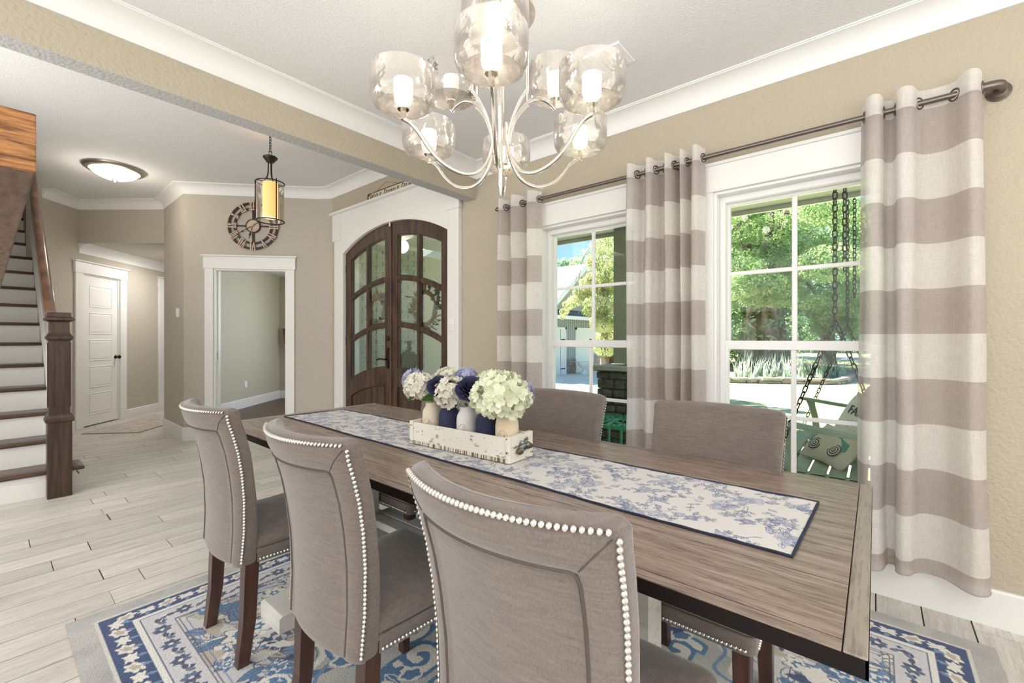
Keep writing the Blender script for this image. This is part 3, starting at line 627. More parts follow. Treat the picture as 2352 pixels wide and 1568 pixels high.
def gridmesh(name, P, colarr, m, parent, thick=0.):
    """P: ny x nx x 3 points (world); colour per point in attribute 'col'"""
    ny, nx = P.shape[:2]; off = np.array(wloc(parent)) if parent else np.zeros(3)
    V = (P.reshape(-1, 3) - off).astype(np.float32); idx = np.arange(nx * ny).reshape(ny, nx)
    F = np.stack([idx[:-1, :-1], idx[:-1, 1:], idx[1:, 1:], idx[1:, :-1]], -1).reshape(-1, 4)
    me = bpy.data.meshes.new(name); me.vertices.add(len(V)); me.vertices.foreach_set('co', V.ravel()); me.loops.add(F.size); me.loops.foreach_set('vertex_index', F.ravel().astype(np.int32))
    me.polygons.add(len(F)); me.polygons.foreach_set('loop_start', np.arange(0, F.size, 4, dtype=np.int32)); me.polygons.foreach_set('loop_total', np.full(len(F), 4, np.int32))
    me.polygons.foreach_set('use_smooth', np.ones(len(F), bool)); me.update(calc_edges=True)
    at = me.color_attributes.new('col', 'FLOAT_COLOR', 'POINT'); c4 = np.ones((len(V), 4), np.float32); c4[:, :3] = colarr.reshape(-1, 3); at.data.foreach_set('color', c4.ravel())
    me.materials.append(M[m]); o = bpy.data.objects.new(name, me); COL.objects.link(o); o.parent = parent; return o

# ------------------------------------------------------------------ area rug
RX0, RX1, RY0, RY1 = .215, 2.52, -.36, 2.635
def make_rug():
    W_, H_ = RX1 - RX0, RY1 - RY0
    R = Ras(W_, H_, .0040, (.50, .49, .50)); rg = np.random.default_rng(3); r2 = random.Random(11)
    navy = (.035, .065, .165); blue = (.085, .20, .36); mid = (.16, .26, .42); cream = (.74, .71, .65); lav = (.54, .525, .55); grey = (.36, .37, .35); tan = (.47, .41, .34); pale = (.60, .60, .58); ink = (.10, .11, .16)
    d = np.minimum(np.minimum(R.X, W_ - R.X), np.minimum(R.Y, H_ - R.Y))
    # field: blotchy lavender / grey-green
    def fbm(sc, seed):
        g = np.random.default_rng(seed); out = np.zeros_like(R.X)
        for o, (f, a) in enumerate(((sc, 1), (sc * 2.1, .5), (sc * 4.3, .25))):
            n1, n2 = int(H_ * f) + 3, int(W_ * f) + 3; G = g.random((n1, n2)); fy = R.Y * f; fx = R.X * f; iy = fy.astype(int); ix = fx.astype(int); ty = fy - iy; tx = fx - ix; ty = ty * ty * (3 - 2 * ty); tx = tx * tx * (3 - 2 * tx)
            out += a * (G[iy, ix] * (1 - ty) * (1 - tx) + G[iy + 1, ix] * ty * (1 - tx) + G[iy, ix + 1] * (1 - ty) * tx + G[iy + 1, ix + 1] * ty * tx)
        return out / 1.75
    n = fbm(5, 1)[..., None]; R.a[:] = np.array(lav) * (1 - n) + np.array(pale) * n
    cx, cy = W_ / 2, H_ / 2; rr = np.hypot((R.X - cx) / (W_ * .31), (R.Y - cy) / (H_ * .33)); th = np.arctan2(R.Y - cy, R.X - cx)
    cen = rr < (1 + .07 * np.cos(16 * th)); g = fbm(9, 2)[..., None]
    CA = np.array(grey) * (1 - g) + np.array((.56, .57, .53)) * g; R.a[cen] = CA[cen]
    # field ornaments between border and medallion
    def flower(x, y, s_, fillc, pet=6):
        R.blob(x, y, s_, s_, 0, fillc, .22, pet, r2.uniform(0, 6)); R.blob(x, y, s_, s_, 0, ink, .22, pet, 0, 1, .09); R.blob(x, y, s_ * .62, s_ * .62, 0, cream, .2, pet, 1); R.blob(x, y, s_ * .42, s_ * .42, 0, blue, .2, pet, 2); R.blob(x, y, s_ * .18, s_ * .18, 0, cream)
    def curl(x, y, s_, a, c, w):
        pts = [(x + s_ * (1 - t * .82) * math.cos(a + 7.5 * t), y + s_ * (1 - t * .82) * math.sin(a + 7.5 * t)) for t in [i / 26 for i in range(27)]]; R.line(pts, c, w)
    for _ in range(1500):
        x = r2.uniform(.3, W_ - .3); y = r2.uniform(.3, H_ - .3); q = math.hypot((x - cx) / (W_ * .31), (y - cy) / (H_ * .33))
        if q < 1.08: continue
        k = r2.random(); a = r2.uniform(0, 6.3)
        if k < .22: flower(x, y, r2.uniform(.035, .065), r2.choice([navy, blue, mid, cream]))
        elif k < .62: R.leaf(x, y, r2.uniform(.09, .18), r2.uniform(.018, .034), a, ink, r2.choice([navy, blue, mid, cream, pale, tan, lav]))
        elif k < .8: R.blob(x, y, r2.uniform(.03, .07), r2.uniform(.02, .04), a, r2.choice([cream, tan, blue, pale]), .2, 4)
        else: curl(x, y, r2.uniform(.03, .07), a, r2.choice([ink, cream, blue]), r2.choice([1, 2, 4]))
    for _ in range(90):
        x, y, a = r2.uniform(.28, W_ - .28), r2.uniform(.28, H_ - .28), r2.uniform(0, 6.3); pts = [(x, y)]
        for i in range(14): a += r2.uniform(-.6, .6); x += .025 * math.cos(a); y += .025 * math.sin(a); pts.append((x, y))
        if all(math.hypot((p[0] - cx) / (W_ * .31), (p[1] - cy) / (H_ * .33)) > 1.0 for p in pts): R.line(pts, ink, 1, .8)
    # medallion outline and curls in the centre
    for s_, c, w in ((1.0, ink, 1), (.97, cream, 4), (.90, mid, 2)):
        R.line([(cx + W_ * .31 * s_ * (1 + .07 * math.cos(16 * t)) * math.cos(t), cy + H_ * .33 * s_ * (1 + .07 * math.cos(16 * t)) * math.sin(t)) for t in [2 * PI * i / 300 for i in range(301)]], c, w)
    for i in range(30):
        a = 2 * PI * i / 15 + (i // 15) * .2; q = .74 - .26 * (i // 15); x = cx + W_ * .31 * q * math.cos(a); y = cy + H_ * .33 * q * math.sin(a)
        curl(x, y, .085, a, blue, 15); curl(x, y, .085, a, cream, 7); R.blob(x + .09 * math.cos(a + 1), y + .09 * math.sin(a + 1), .045, .032, a, cream, .1, 3); R.blob(x + .09 * math.cos(a + 1), y + .09 * math.sin(a + 1), .034, .022, a, blue, .12, 5)
    for i in range(46):
        a = r2.uniform(0, 6.3); q = r2.uniform(.1, .9); x = cx + W_ * .30 * q * math.cos(a); y = cy + H_ * .32 * q * math.sin(a); R.blob(x, y, r2.uniform(.03, .06), r2.uniform(.02, .04), a, r2.choice([navy, blue, (.13, .25, .40)]), .25, 5, a)
        R.leaf(x, y, .1, .02, a + 2, cream)
    # borders, from outside in
    def band(a, b, c, al=1.): m = (d >= a) & (d < b); R.a[m] = R.a[m] * (1 - al) + np.array(c) * al
    band(.205, .312, (.60, .585, .60)); band(.186, .206, (.74, .72, .68)); band(.206, .2105, navy); band(.306, .311, ink); band(.318, .3215, ink); band(.338, .343, mid)
    band(0, .085, (.40, .38, .37)); gm = (d < .085); nz = fbm(14, 6)[..., None]; GC = np.array((.33, .325, .33)) * (1 - nz) + np.array((.52, .50, .47)) * nz; R.a[gm] = GC[gm]
    band(.078, .092, (.62, .60, .54)); band(.092, .185, navy); 
    def along(off, step, fn):
        for (x0, y0, x1, y1, a) in ((off, off, W_ - off, off, 0), (W_ - off, off, W_ - off, H_ - off, PI / 2), (W_ - off, H_ - off, off, H_ - off, PI), (off, H_ - off, off, off, -PI / 2)):
            L = math.hypot(x1 - x0, y1 - y0); k = max(1, int(L / step))
            for i in range(k): t = (i + .5) / k; fn(x0 + (x1 - x0) * t, y0 + (y1 - y0) * t, a, i)
    def bm(x, y, a, i):
        if i % 2: R.blob(x, y, .040, .027, a + .5, cream, .16, 6, i); R.blob(x, y, .022, .012, a + .5, tan, .2, 5); R.blob(x, y, .040, .027, a + .5, ink, .16, 6, i, 1, .08)
        else:
            for q in (-.7, 0, .7): R.leaf(x - .03 * math.cos(a + q), y - .03 * math.sin(a + q), .062, .010, a + q, cream, cream)
        R.leaf(x + .02 * math.cos(a + 1.6), y + .02 * math.sin(a + 1.6), .03, .007, a + 1.2, mid, mid)
    along(.137, .072, bm)
    def bf(x, y, a, i):
        if i % 2:
            for q in range(7): R.leaf(x, y, .034, .0105, a + q * .8976 + r2.uniform(-.2, .2), ink, r2.choice([navy, blue, navy]))
            R.blob(x, y, .008, .008, 0, cream)
        else: R.blob(x, y, .020, .015, a, (.72, .69, .64), .2, 4); R.blob(x + .02, y, .009, .009, a, navy, .2, 4); R.leaf(x, y, .035, .009, a + .6, ink, mid); R.leaf(x, y, .035, .009, a + PI, ink, navy)
    along(.255, .066, bf)
    R.a *= (1 + .10 * (rg.random(R.X.shape) - .5))[..., None]
    return R
Rg = make_rug()
rug = thing('area_rug', 'blue, cream and grey oriental style area rug under the dining table', 'rug', (1.37, 1.14, 0))
P = np.stack([Rg.X * ((RX1 - RX0) / Rg.X.max()) + RX0, Rg.Y * ((RY1 - RY0) / Rg.Y.max()) + RY0, np.full(Rg.X.shape, .0115) + .0012 * np.random.default_rng(5).random(Rg.X.shape)], -1)
gridmesh('pile', P, Rg.a, 'rug', rug)
build('backing', MB().box(RX0 + .001, RX1 - .001, RY0 + .001, RY1 - .001, .0005, .0112), mat('rug_backing', (.40, .33, .25), .9), rug)
RT = .0125

# ------------------------------------------------------------------ dining table
TX0, TX1, TY0, TY1, TZ = .800, 1.752, .008, 2.722, .765
tb = thing('dining_table', 'long trestle dining table with weathered brown plank top and whitewashed base', 'table', (1.276, 1.365, RT))
for x0, x1, m_ in ((TX0, .8275, 'table'), (.8315, 1.0185, 'table'), (1.0225, 1.2540, 'table'), (1.2580, 1.4930, 'table'), (1.4970, 1.7215, 'table'), (1.7255, TX1, 'table')):
    build('top_plank', MB().box(x0, x1, TY0 + .0305, TY1 - .0305, TZ - .024, TZ, .0008), m_, tb)
for a, b in ((TY0, TY0 + .0290), (TY1 - .0290, TY1)): build('breadboard_end', MB().box(TX0, TX1, a, b, TZ - .024, TZ, .0015), 'tableX', tb)
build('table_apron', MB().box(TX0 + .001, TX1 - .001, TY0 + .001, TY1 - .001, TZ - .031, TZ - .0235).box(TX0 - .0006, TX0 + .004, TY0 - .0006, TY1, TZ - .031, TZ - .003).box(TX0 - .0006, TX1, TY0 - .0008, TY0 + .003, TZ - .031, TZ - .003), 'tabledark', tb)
for a, b in ((.60, .69), (2.04, 2.13)): build('support_rail', MB().box(1.02, 1.53, a, b, .68, TZ - .031), 'whitewash', tb)
for y0 in (.485, 1.93):
    ped = build('pedestal_column', MB().box(1.181, 1.274, y0, y0 + .315, .07, .69, .003), 'whitewash', tb)
    yf = .68 if y0 < 1 else 1.865
    mb = MB(); mb.rings([[(x, yf + .01 * q, z), (x, yf + .19 - .01 * q, z)] for x, z, q in ()]) if False else None
    ft = MB(); ft.ext([(.765, RT), (1.785, RT), (1.785, .074), (1.772, .082), (.778, .082), (.765, .074)], yf, yf + .19, 'y'); build('pedestal_foot', ft, 'whitewash', ped)
    br = MB(); br.ext([(.90, .082), (1.181, .082), (1.181, .36)], yf + .065, yf + .125, 'y'); build('brace', br, 'whitewash', ped); br = MB(); br.ext([(1.274, .082), (1.555, .082), (1.274, .36)], yf + .065, yf + .125, 'y'); build('brace', br, 'whitewash', ped)
for x0, x1 in ((1.195, 1.262), (1.270, 1.338)): build('stretcher_board', MB().box(x0, x1, .80, 1.93, .315, .350, .003), 'whitewash', tb)

# ------------------------------------------------------------------ table runner with toile print
def make_runner():
    W_, H_ = .40, 2.52; R = Ras(W_, H_, .0018, (.63, .605, .585)); r2 = random.Random(5); ink = (.17, .19, .28); soft = (.33, .36, .45); navy = (.03, .045, .10)
    def clump(x, y, s_):
        for q in range(3 if s_ > .7 else 2):
            a = r2.uniform(0, 6.3); cx_, cy_ = x + .022 * s_ * math.cos(a), y + .022 * s_ * math.sin(a)
            R.blob(cx_, cy_, .020 * s_, .018 * s_, a, (.50, .53, .61), .25, 5, a, .45)
            for k in (1., .75, .5, .28): R.line([(cx_ + .021 * s_ * k * (1 + .22 * math.cos(5 * t + a + k)) * math.cos(t), cy_ + .019 * s_ * k * (1 + .22 * math.cos(5 * t + a)) * math.sin(t)) for t in [2 * PI * i / 30 for i in range(31)]], ink if k > .4 else soft, 1, .85)
        for q in range(9):
            a = r2.uniform(0, 6.3); rr = r2.uniform(.02, .045) * s_; R.leaf(x + rr * math.cos(a), y + rr * math.sin(a), r2.uniform(.018, .034) * s_, .006 * s_, a + r2.uniform(-.6, .6), ink, (.48, .51, .60) if r2.random() < .4 else None)
        for q in range(4):
            a = r2.uniform(0, 6.3); px, py = x + .03 * s_ * math.cos(a), y + .03 * s_ * math.sin(a); pts = [(px, py)]
            for i in range(7): a += r2.uniform(-.5, .6); px += .009 * s_ * math.cos(a); py += .009 * s_ * math.sin(a); pts.append((px, py))
            R.line(pts, ink, 1, .9); R.blob(px, py, .006, .006, 0, ink, .3, 5, 0, .9, .4); R.leaf(pts[4][0], pts[4][1], .014, .004, a + 1, ink); R.leaf(pts[5][0], pts[5][1], .014, .004, a - 1.2, ink)
    y = .03; i = 0
    while y < H_:
        xs = (.07, .20, .33) if i % 2 == 0 else (.015, .135, .265, .385)
        for j, x in enumerate(xs): clump(x + r2.uniform(-.014, .014), y + r2.uniform(-.018, .018), 1.15 if (i + j) % 3 == 0 else .72)
        y += .098; i += 1
    return R
Rn = make_runner()
rnr = thing('table_runner', 'cream table runner with blue toile flowers and navy edging along the table', 'table runner', (1.27, 1.37, TZ))
U = Rn.X / Rn.X.max(); V_ = Rn.Y / Rn.Y.max()
c00, c10, c01, c11 = (1.065, .133), (1.466, .121), (1.112, 2.640), (1.455, 2.600)
PXx = (c00[0] * (1 - U) + c10[0] * U) * (1 - V_) + (c01[0] * (1 - U) + c11[0] * U) * V_; PYy = (c00[1] * (1 - U) + c10[1] * U) * (1 - V_) + (c01[1] * (1 - U) + c11[1] * U) * V_
edge = np.minimum(U, 1 - U)
PZ = TZ + .0022 + .0009 * (np.sin(PYy * 17 + PXx * 9) + 1) + .0012 * np.clip(np.sin(PYy * 41 + 5 * PXx), 0, 1) * (edge < .08)
PXx += .003 * np.sin(PYy * 9.1) * (1 - edge)
gridmesh('printed_cloth', np.stack([PXx, PYy, PZ], -1), Rn.a, 'runner', rnr)
M['navycloth'] = mat('navy_cloth', (.018, .026, .055), .9, bump=(200, .5))
bd = []; n = 90
for k in range(n + 1): bd.append((0, k / n))
def rp(u, v):
    j = int(round(u * (Rn.nx - 1))); i = int(round(v * (Rn.ny - 1))); return (PXx[i, j], PYy[i, j], PZ[i, j])
loop = [rp(0, k / 90) for k in range(90)] + [rp(k / 12, 1) for k in range(12)] + [rp(1, 1 - k / 90) for k in range(90)] + [rp(1 - k / 12, 0) for k in range(12)]
mb = MB(); mb.tube([(x, y, TZ + .0035 + .0006 * math.sin(i * 1.7)) for i, (x, y, z) in enumerate(loop)], .0033, 6, closed=True); build('navy_hem', mb, 'navycloth', rnr, 60)

# ------------------------------------------------------------------ upholstered dining chairs
def chx0(z):
    k = [(.37, .002), (.50, .011), (.62, .010), (.72, .001), (.80, -.012), (.87, -.030), (.92, -.046), (.965, -.054)]
    return float(np.interp(z, [a for a, _ in k], [b for _, b in k]))
def chw(z): return float(np.interp(z, [.37, .60, .97], [.205, .214, .231]))
def chb(z): return float(np.interp(z, [.37, .97], [.040, .066]))
def rear(yf, z): return Vector((chx0(z) - chb(z) * (1 - yf * yf), yf * chw(z), z))
def ring_contour():
    """(yf, depth 0..1, rear?) contour of the back in plan"""
    pts = []; c = .075
    for i in range(25): pts.append((-1 + c + (2 - 2 * c) * i / 24, 0., 1))
    for i in range(1, 6): a = PI / 2 * i / 6; pts.append((1 - c + c * math.sin(a), .22 * (1 - math.cos(a)), 0))
    pts.append((1, .4, 0)); pts.append((1, .7, 0))
    for i in range(1, 6): a = PI / 2 * i / 6; pts.append((1 - c + c * math.cos(a), .78 + .22 * math.sin(a), 0))
    for i in range(25): pts.append((1 - c - (2 - 2 * c) * i / 24, 1., 2))
    for i in range(1, 6): a = PI / 2 * i / 6; pts.append((-1 + c - c * math.sin(a), .78 + .22 * math.cos(a), 0))
    pts.append((-1, .7, 0)); pts.append((-1, .4, 0))
    for i in range(1, 6): a = PI / 2 * i / 6; pts.append((-1 + c - c * math.cos(a), .22 * (1 - math.sin(a)), 0))
    return pts
CT = ring_contour()
def make_back():
    mb = MB(); rs = []
    zs = [.372, .385] + [.40 + .028 * i for i in range(17)] + [.866, .878, .8845, .8855, .900, .915, .93, .942, .952]
    top = [(.959, .004), (.964, .009), (.968, .016), (.970, .026)]
    for z, ins in [(q, 0 if i else .004) for i, q in enumerate(zs)] + top:
        zc = min(z, .965); hw = chw(zc) - ins; th = float(np.interp(z, [.4, .7, .93], [.056, .046, .050])) - 2 * ins; r = []
        for yf, dp, kd in CT:
            x = chx0(zc) - chb(zc) * (1 - yf * yf) + ins + dp * th
            if kd == 1:
                if abs(yf) < .755 and z < .885: x += .0055
                else: x -= .0035 * math.sin(PI * min(1, (abs(yf) - .755) / .22)) if abs(yf) > .755 else .0035 * math.sin(PI * min(1., max(0., (z - .885) / .07)))
            if kd == 2 and z > .80: x += .004 * math.sin((z - .8) / .17 * PI)
            r.append((x, yf * hw, z))
        rs.append(r)
    mb.rings(rs, cap=False); N_ = len(CT); b_ = (len(rs) - 1) * N_
    for o_ in (0, b_): mb.f += [(o_ + i, o_ + i + 1, o_ + 60 - i, o_ + 61 - i) for i in range(24)] + [tuple(o_ + i for i in range(24, 38)), tuple([o_ + i for i in range(61, 74)] + [o_])]
    return mb
def nail_path():
    """positions and normals of the nail heads of the back"""
    out = []
    def add(fn, L, n):
        for i in range(n): p, q = fn((i + .5) / n); out.append((p, q))
    for sg_ in (-1, 1):
        add(lambda t, s_=sg_: (rear(s_ * .992, .386 + .562 * t) + Vector((.0020, s_ * .0004, 0)), Vector((-.62, s_ * .78, 0))), .55, 48)
    add(lambda t: (rear(-.97 + 1.94 * t, .952) + Vector((-.0022, 0, .004)), Vector((-.75, -.35 * (-.97 + 1.94 * t), .62))), .46, 42)
    return out
NP = nail_path()
def nailmb(mb, p, nrm, r=.0058):
    q = Vector(nrm).normalized().to_track_quat('Z', 'Y').to_matrix().to_4x4(); T = Matrix.Translation(p) @ q
    mb.lathe([(r, 0), (r * .9, r * .38), (r * .55, r * .72), (r * .12, r * .84)], n=8, T=T)
nb = MB(); nailmb(nb, (0, 0, 0), (0, 0, 1)); nail_me = mesh('nailhead', nb, 'nail', 60)
def seat_nails(mb):
    x0, x1, yh = .062, .457, .2275
    for s_ in (-1, 1):
        for i in range(30): nailmb(mb, (x0 + (x1 - .03 - x0) * (i + .5) / 30, s_ * (.2065 + (yh - .2065) * (i + .5) / 30), .385), (0, s_, -.1), .0058)
    for i in range(36): nailmb(mb, (x1 + .0005, -yh + .02 + (2 * yh - .04) * (i + .5) / 36, .385), (1, 0, -.1), .0058)
def make_seat():
    rs = []
    def cont(ins, z, crown=0):
        r = []; x0, x1, hb, hf, rad = .040 + ins, .457 - ins, .205 - ins, .228 - ins, max(.006, .028 - ins * .3)
        cs = [(x0 + rad, -hb + rad, PI, 1.5 * PI), (x1 - rad, -hf + rad, 1.5 * PI, 2 * PI), (x1 - rad, hf - rad, 0, .5 * PI), (x0 + rad, hb - rad, .5 * PI, PI)]
        for (cx_, cy_, a0, a1) in cs:
            for i in range(6): a = a0 + (a1 - a0) * i / 5; r.append((cx_ + rad * math.cos(a), cy_ + rad * math.sin(a), z))
        return r
    for ins, z in ((.003, .372), (0, .376), (0, .422), (.0045, .4255), (.0045, .4265), (0, .430), (-.001, .440), (0, .452), (.005, .461), (.014, .469), (.035, .478), (.065, .486), (.10, .492), (.15, .497), (.185, .498)): rs.append(cont(ins, z))
    return MB().rings(rs)
def make_chair(nails):
    """parts in local coordinates: the sitter faces +x, root on the rug"""
    t = thing('dining_chair', None, None)
    bk = build('backrest', make_back(), 'linen', t, 60, local=True); se = build('seat', make_seat(), 'linen', t, 50, local=True)
    path = [rear(-.755, z) + Vector((.002, 0, 0)) for z in np.linspace(.385, .855, 18)] + [rear(-.755 + .03 * (1 - math.cos(a)) * 1.6, .855 + .030 * math.sin(a)) + Vector((.002, 0, 0)) for a in (.4, .8, 1.2)]
    path += [rear(y, .885) + Vector((.001, 0, 0)) for y in np.linspace(-.70, .70, 22)] + [rear(.755 - .03 * (1 - math.sin(a)) * 1.6, .855 + .030 * math.cos(a)) + Vector((.002, 0, 0)) for a in (.4, .8, 1.2)] + [rear(.755, z) + Vector((.002, 0, 0)) for z in np.linspace(.855, .385, 18)]
    build('piping', MB().tube(path, .0042, 6), 'piping', bk, 60, local=True)
    for s_ in (-1, 1): build('mitre_seam', MB().tube([rear(s_ * .76, .888) + Vector((-.0012, 0, 0)), rear(s_ * .865, .918) + Vector((-.0042, 0, 0)), rear(s_ * .965, .946) + Vector((-.0015, 0, 0))], .0013, 5), 'piping', bk, 0, local=True)
    build('seat_piping', MB().tube([(.07, -.2035, .426), (.43, -.2255, .426), (.449, -.219, .426), (.4545, -.20, .426), (.4545, .20, .426), (.449, .219, .426), (.43, .2255, .426), (.07, .2035, .426)], .0022, 5), 'piping', se, 0, local=True)
    tr = MB(); seat_nails(tr); build('nailhead_trim', tr, 'nail', se, 60, local=True, kind='stuff')
    if nails:
        for p, q in NP: inst('nailhead', nail_me, bk, p, quat=q.normalized().to_track_quat('Z', 'Y'))
    else:
        tr = MB(); [nailmb(tr, p, q) for p, q in NP]; build('nailhead_trim', tr, 'nail', bk, 60, local=True, kind='stuff')
    def leg(pts):
        rs = [[(x + a * w, y + b * w, z) for a, b in ((-.5, -.5), (-.42, -.5), (.42, -.5), (.5, -.42), (.5, .42), (.42, .5), (-.42, .5), (-.5, .42))] for x, y, z, w in pts]; return MB().rings(rs)
    for s_ in (-1, 1):
        build('leg', leg([(.428, s_ * .190, 0, .032), (.424, s_ * .190, .374, .046)]), 'leg', t, 0, local=True)
        build('leg', leg([(.014, s_ * .178, 0, .040), (.034, s_ * .178, .16, .046), (.044, s_ * .178, .41, .050)]), 'leg', t, 0, local=True)
    return t
ch = make_chair(True); ch.location = (.596, .494, RT); ch.scale = (1, 1, .990); ch.rotation_euler = (0, 0, RD(0))
tag(ch, 'grey-brown nailhead dining chair nearest the camera, seen from behind', 'chair', 'upholstered dining chairs around the table')
c2 = copy_tree(ch); c2.rotation_euler = (0, 0, 0); c2.location = (.610, 1.216, RT); c2['label'] = 'middle grey-brown nailhead chair of the three on the near side of the table'
c3 = copy_tree(ch); c3.rotation_euler = (0, 0, 0); c3.location = (.592, 1.982, RT); c3['label'] = 'leftmost grey-brown nailhead chair on the near side, over the rug corner'
f1 = make_chair(False); f1.scale = (1, 1, .985); f1.location = (1.742, .468, RT); f1.rotation_euler = (0, 0, PI)
tag(f1, 'far side dining chair in front of the large right window with the porch swing', 'chair', 'upholstered dining chairs around the table')
f2 = copy_tree(f1); f2.location = (1.738, 1.162, RT); f2['label'] = 'far side dining chair in front of the left window beside the flower arrangement'
f3 = copy_tree(f1); f3.location = (1.738, 1.925, RT); f3['label'] = 'far side dining chair hidden behind the flower box, its seat under the table'

# ------------------------------------------------------------------ crate with jars and silk flowers
ca0 = Vector((1.2555, 1.2785, TZ + .0055)); cang = RD(92.7)
cr = thing('flower_crate', 'distressed white wooden drawer box holding five jars on the runner', 'box', ca0, cang)
hl, hwid, hh = .262, .074, .090
for s_ in (-1, 1): build('end_board', MB().box(s_ * hl - .009, s_ * hl + .009, -hwid, hwid, 0, hh + .006, .0015), 'crateend', cr, local=True)
for s_ in (-1, 1):
    build('side_board', MB().box(-hl + .009, hl - .009, s_ * (hwid - .010) - .005, s_ * (hwid - .010) + .005, .012, hh, .001), 'crate', cr, local=True)
    build('bottom_lip', MB().box(-hl + .009, hl - .009, s_ * (hwid - .006) - .005, s_ * (hwid - .006) + .005, .0, .014, .001), 'cratelip', cr, local=True)
build('bottom_board', MB().box(-hl + .009, hl - .009, -hwid + .012, hwid - .012, .004, .012), 'crate', cr, local=True)
pull = MB(); E_ = -hl - .009
M['antique'] = mat('antique_pull_metal', (.14, .10, .08), .45, .85, var=(30, (.35, .42, .42), .5, .7), bump=(60, .8))
for (x, y, z, r, sc) in ((E_ - .006, 0, .050, .021, (.6, 1.2, .75)), (E_ - .014, -.022, .053, .016, (.8, .9, .9)), (E_ - .012, .024, .040, .017, (.7, 1.1, .8)), (E_ - .010, .006, .066, .010, (.7, 1.2, .7)), (E_ - .012, -.012, .068, .008, (.7, 1, .8)), (E_ - .018, -.032, .050, .010, (.9, 1, 1))): pull.ball((x, y, z), r, 12, 8, sc)
build('ornate_pull', pull, 'antique', cr, 50, local=True)
CT_ = Matrix.Translation(ca0) @ Matrix.Rotation(cang, 4, 'Z')
jarcol = [('cream', (.74, .64, .50)), ('navy', (.022, .028, .075)), ('white', (.76, .74, .72)), ('navy', (.020, .026, .072)), ('tan', (.77, .64, .47))]
jarlab = ['cream painted mason jar at the far left end of the crate', 'navy painted mason jar between the cream and the white jar', 'white painted mason jar in the middle of the crate', 'navy painted mason jar between the white and the tan jar', 'tan painted mason jar at the knob end of the crate']
jx = [.205, .103, .0, -.103, -.203]
def jar(i):
    p = CT_ @ Vector((jx[i], 0, .0125)); m_ = mat('jar_paint_' + jarcol[i][0], jarcol[i][1], .75, bump=(90, .2)); M['jar%d' % i] = m_
    t = thing('mason_jar', jarlab[i], 'jar', p, cang, 'painted mason jars in the crate')
    prof = [(.034, 0), (.042, .004), (.0445, .012), (.0448, .105), (.0425, .124), (.036, .138), (.0315, .144), (.0315, .160), (.029, .160)]
    b = build('jar_body', MB().lathe(prof, n=32), 'jar%d' % i, t, 50, local=True)
    if jarcol[i][0] != 'navy':
        T = Matrix.Identity(4); pts = []
        for k in range(29):
            a = 2 * PI * k / 28; th = PI / 2 + .42 * math.cos(a) * 1.05 + .25; z = .068 + .028 * math.sin(a); pts.append((.0450 * math.cos(th), .0450 * math.sin(th), z))
        build('embossed_oval', MB().tube(pts, .0006, 4, closed=True), mat('emboss_brown', (.26, .17, .10), .8) if 'emb' not in M else M['emb'], b, local=True)
        sc_ = MB(); r3 = random.Random(i)
        for k in range(10):
            th = PI / 2 + .25 + r3.uniform(-.25, .25); z = .068 + r3.uniform(-.018, .018); sc_.tube([(.0451 * math.cos(th + .035 * q), .0451 * math.sin(th + .035 * q), z + .006 * math.sin(3 * q + k)) for q in (-1, 0, 1)], .0006, 4)
        for z in (.03, .05, .07, .09): sc_.tube([(.0450 * math.cos(th), .0450 * math.sin(th), z) for th in (PI - .35, PI - .25)], .0006, 4)
        build('distressed_marks', sc_, mat('emboss_brown', (.26, .17, .10), .8), b, local=True, kind='stuff')
    return p
jp = [jar(i) for i in range(5)]
def petal_me(name, L, w, cup, m, n=4):
    mb = MB(); rows = []
    for i in range(n + 1):
        t = i / n; ww = w * (.30 + .70 * math.sin(PI * min(1, t * .62 + .12))) * (1 if t < .85 else .72); rows.append([(L * t, ww * q, cup * (t * t) * L + .10 * L * abs(q) ** 2 + .05 * L * math.sin(5 * q + 6 * t)) for q in (-1, -.5, 0, .5, 1)])
    v = [p for r in rows for p in r]; f = [(a * 5 + b, a * 5 + b + 1, a * 5 + 6 + b, a * 5 + 5 + b) for a in range(n) for b in range(4)]
    return mb.add(v, f)
M['petalwhite'] = leafmat('hydrangea_cream', (.84, .80, .66), (.93, .92, .86), .35)
M['petalgreen'] = leafmat('hydrangea_green_cream', (.82, .87, .62), (.93, .94, .84), .35)
M['petallav'] = leafmat('hydrangea_lavender', (.36, .38, .58), (.60, .62, .78), .3)
M['petalnavy'] = leafmat('rose_navy', (.040, .043, .095), (.13, .135, .235), .2)
M['leafgreen'] = leafmat('silk_leaf_green', (.018, .055, .02), (.05, .11, .035), .15)
M['stem'] = mat('stem_green', (.06, .12, .04), .7)
def floret(m, L=.0125):
    L = L * 1.22
    mb = MB()
    for k in range(4):
        q = petal_me('p', L, L * .50, .38, m, 4); Z = Matrix.Rotation(k * PI / 2 + .3, 4, 'Z'); mb.add([tuple(Z @ Vector(p)) for p in q.v], q.f)
    mb.ball((0, 0, .0012), .0018, 6, 4); return mesh('floret', mb, m, 60)
